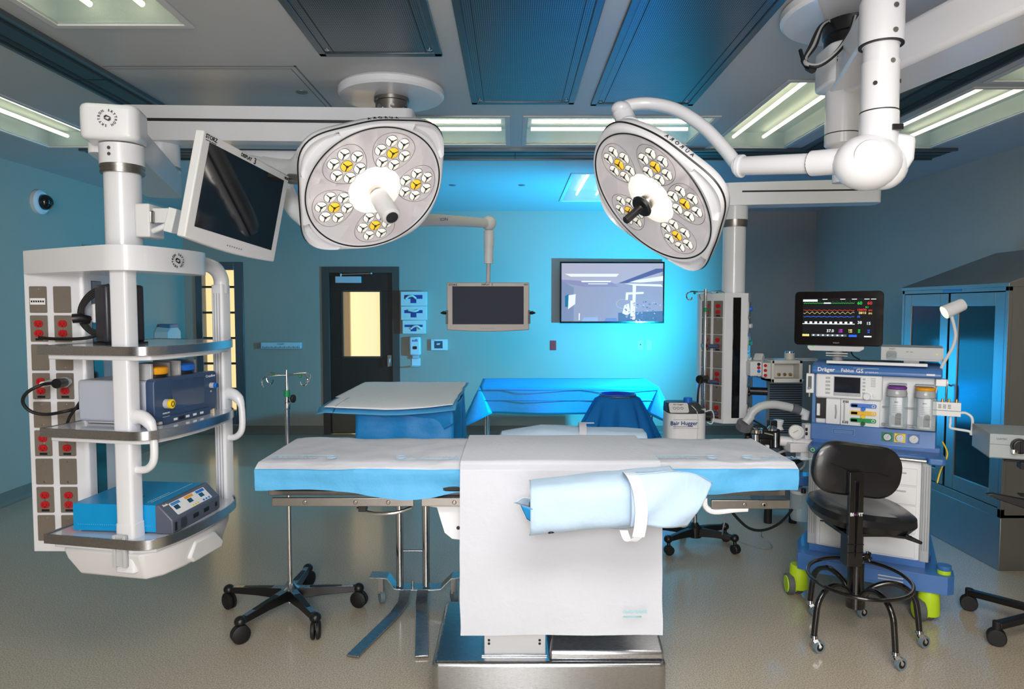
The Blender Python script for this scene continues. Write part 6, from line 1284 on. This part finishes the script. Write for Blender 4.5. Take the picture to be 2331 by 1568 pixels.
def tw(u, v):
    x = -1.04 + .72 * u + (.03 if v < .3 and u < .1 else 0); y = 3.66 + 1.17 * v
    z = 1.145 - .02 * math.exp(-v * 14) * (1.2 - .8 * abs(2 * u - 1)) + .012 * math.exp(-((u - 1) / .15) ** 2 - (v / .15) ** 2) + .003 * nz(x, y, 3, 6)
    return (x + .01 * nz(0, y, 1, 5) * (u > .9), y + .006 * nz(x, 0, 2, 9) * (v < .1), z)
g = G().use(mat('bright_white_paper', (238, 240, 246), .7, bump=.1, bscale=45, var=.02)); g.grid(tw, 36, 40); o = g.build('stand_paper', solid=.001, recalc=False); tag(o, 'white paper spread over the blue drape on the instrument stand', 'drape')
def tb(u, v):
    x, y, z = tw(u, v); x = -.685 + (x + .685) * 1.04
    return (x + (-.03 if u < .02 and v < .3 else 0), y - .012 * (v < .04), z - .006 - (.022 if v < .03 else 0) - (.01 if u < .02 else 0))
g = G().use(DRLB if 0 else DRB); g.grid(tb, 36, 40); 
def tside(u, v):
    x = -.32 + .02 * math.sin(5 * u); y = 3.74 + 1.05 * u; z = 1.135 - v * (.36 + .03 * nz(u, 0, 1, 6))
    return (x + .02 * v * math.sin(7 * u + 1) - (.06 * v if u < .2 else 0), y, z)
g.use(DRK); g.grid(tside, 30, 16)
g.grid(lambda u, v: (-.94 + .62 * u + .07 * v * (1 - u), 4.45 + .04 * math.sin(9 * u) * v + .02 * nz(u, v, 2, 5), 1.13 - v * (.42 + .03 * nz(u, 0, 4, 5))), 36, 20)
g.grid(lambda u, v: (-.80 + .48 * u, 3.70 + .012 * math.sin(PI * u) + .2 * (1 - u) * v, 1.125 - v * .17 * math.sin(PI * (.08 + .84 * u)) ** .6 - .01), 30, 8)
g.grid(lambda u, v: (-.86 + .54 * u, 3.735 + .03 * math.sin(5 * u + 1) * v + .02 * nz(u, v, 7, 4), 1.12 - v * (.40 + .03 * nz(u, 0, 1, 4))), 30, 16)
o = g.build('stand_drape', solid=.0012, recalc=False, ang=70); tag(o, 'blue drape hanging under the white paper on the instrument stand', 'drape')
# ================================================================ back table
t = thing('back_table', 'steel back table covered by a bright blue drape against the back wall', 'table', (.75, 7.3, 0))
TI2 = T(-.75, -7.3, 0)
G(TI2).box(-.31, 1.47, 6.95, 7.72, .83, .855).build('tabletop', STEELD, t, .004)
for x, y in ((-.27, 7.0), (1.43, 7.0), (-.27, 7.67), (1.43, 7.67)):
    g = G(TI2).use(CHROME); g.cyl((x, y, .08), (x, y, .83), .0175); g.use(RUBBER); g.cyl((x - .012, y, .038), (x + .012, y, .038), .038); g.cyl((x, y, .05), (x, y, .09), .012); g.build('leg', None, t)
g = G(TI2).use(CHROME); g.box(-.27, 1.43, 7.0, 7.012, .25, .27); g.build('stretcher', None, t)
def bt_(u, v):
    # v: 0 bottom of front -> .4 front edge -> 1 back edge
    x = -.33 + 1.82 * u
    if v < .4: k = 1 - v / .4; return (x + .0, 6.93 - .02 * k + .012 * math.sin(14 * u) * k, .868 - .27 * k + .012 * nz(u, 0, 3, 5) * k - .01 * k * math.sin(PI * u))
    k = (v - .4) / .6; return (x, 6.93 + .82 * k, .868 + .003 * nz(x, k, 2, 5))
def bl_(u, v, s=-1):
    # side drop, widening towards the front into a hanging corner
    x0 = -.33 if s < 0 else 1.49; y = 6.93 + .82 * u; dz = .27 + .14 * math.exp(-(u / .22) ** 2)
    return (x0 + s * (.17 * v * math.exp(-(u / .5) ** 2) + .02 * v), y - .10 * v * math.exp(-(u / .3) ** 2), .868 - dz * v + .01 * nz(u, v, 1, 4))
TD = mat('bright_blue_drape', (8, 160, 218), .5, bump=.08, bscale=20, var=.04)
g = G().use(TD); g.grid(bt_, 50, 30); g.grid(lambda u, v: bl_(u, v, -1), 20, 12); g.grid(lambda u, v: bl_(u, v, 1), 20, 12)
# hanging front corners
for s in (-1, 1):
    x0 = -.33 if s < 0 else 1.49
    A_, B_, C_ = V((x0, 6.93, .868)), V(bl_(0, 1, s)), V((x0 - s * .13, 6.915, .60))
    g.grid(lambda u, v: A_.lerp(B_.lerp(C_, u), v) + V((0, -.03 * math.sin(PI * u) * v, 0)), 8, 10)
g.use(mat('fold_line', (0, 128, 186), .5))
for z in (.835, .728): g.tube([(-.33 + .13 * k, 6.918 + .012 * math.sin(14 * k / 14) - .006, z) for k in range(15)], .0022, 5)
o = g.build('table_drape', solid=.0015, recalc=False, ang=70); tag(o, 'bright blue sheet covering the back table with hanging corners', 'drape')
# ================================================================ ring stand with basin
t = thing('ring_stand', 'ring stand wrapped in gathered sheer blue drape in front of the back table', 'basin stand', (.93, 6.0, 0))
RI = T(-.93, -6.0, 0); rc = V((.93, 6.0, 0))
g = G(RI).use(STEEL); g.torus(rc + V((0, 0, .9)), (0, 0, 1), .155, .008); 
for k in range(4): a_ = k * PI / 2 + .5; g.cyl(rc + V((.155 * math.cos(a_), .155 * math.sin(a_), .9)), rc + V((.2 * math.cos(a_), .2 * math.sin(a_), .07)), .008, n=8)
g.build('ring_frame', None, t)
for k in range(4):
    a_ = k * PI / 2 + .5; p = rc + V((.2 * math.cos(a_), .2 * math.sin(a_), 0)); g = G(RI).use(RUBBER); g.cyl(p + V((-.012, 0, .036)), p + V((.012, 0, .036)), .036); g.build('castor', None, t)
o = G().use(mat('basin_blue', (28, 66, 190), .3, coat=.3)); o.lathe([(.145, .895), (.158, .905), (.162, .912), (.156, .914), (.138, .90), (.11, .85), (.0, .845)], rc, cap=False)
o = o.build('basin', loc=None, solid=.002); tag(o, 'shallow blue basin resting on the draped ring stand', 'basin')
def rs(u, v):
    a_ = 2 * PI * u; rf = 1 + .16 * v * math.sin(9 * a_) + .06 * v * math.sin(17 * a_ + 1)
    r = (.15 + .155 * v ** .8) * rf; dz = .37 + .13 * math.sin(2 * a_ + 2.6)
    return (rc.x + r * 1.2 * math.cos(a_) if v > 0 else rc.x + .15 * math.cos(a_), rc.y + r * math.sin(a_) if v > 0 else rc.y + .15 * math.sin(a_), .90 - dz * v)
g = G().use(SHEER); g.grid(rs, 110, 18); g.use(TD); 
def rs2(u, v):
    x, y, z = rs(u * .34 + .46, v); return (rc.x + (x - rc.x) * .97, rc.y + (y - rc.y) * .97, z)
g.grid(rs2, 40, 16)
def rs3(u, v):
    x, y, z = rs(u * .3 + .74, v); return (rc.x + (x - rc.x) * .96, rc.y + (y - rc.y) * .96, z)
g.use(DRK); g.grid(rs3, 40, 16)
o = g.build('ring_stand_drape', recalc=False, ang=80); tag(o, 'translucent blue gathered drape hanging from the ring stand', 'drape')
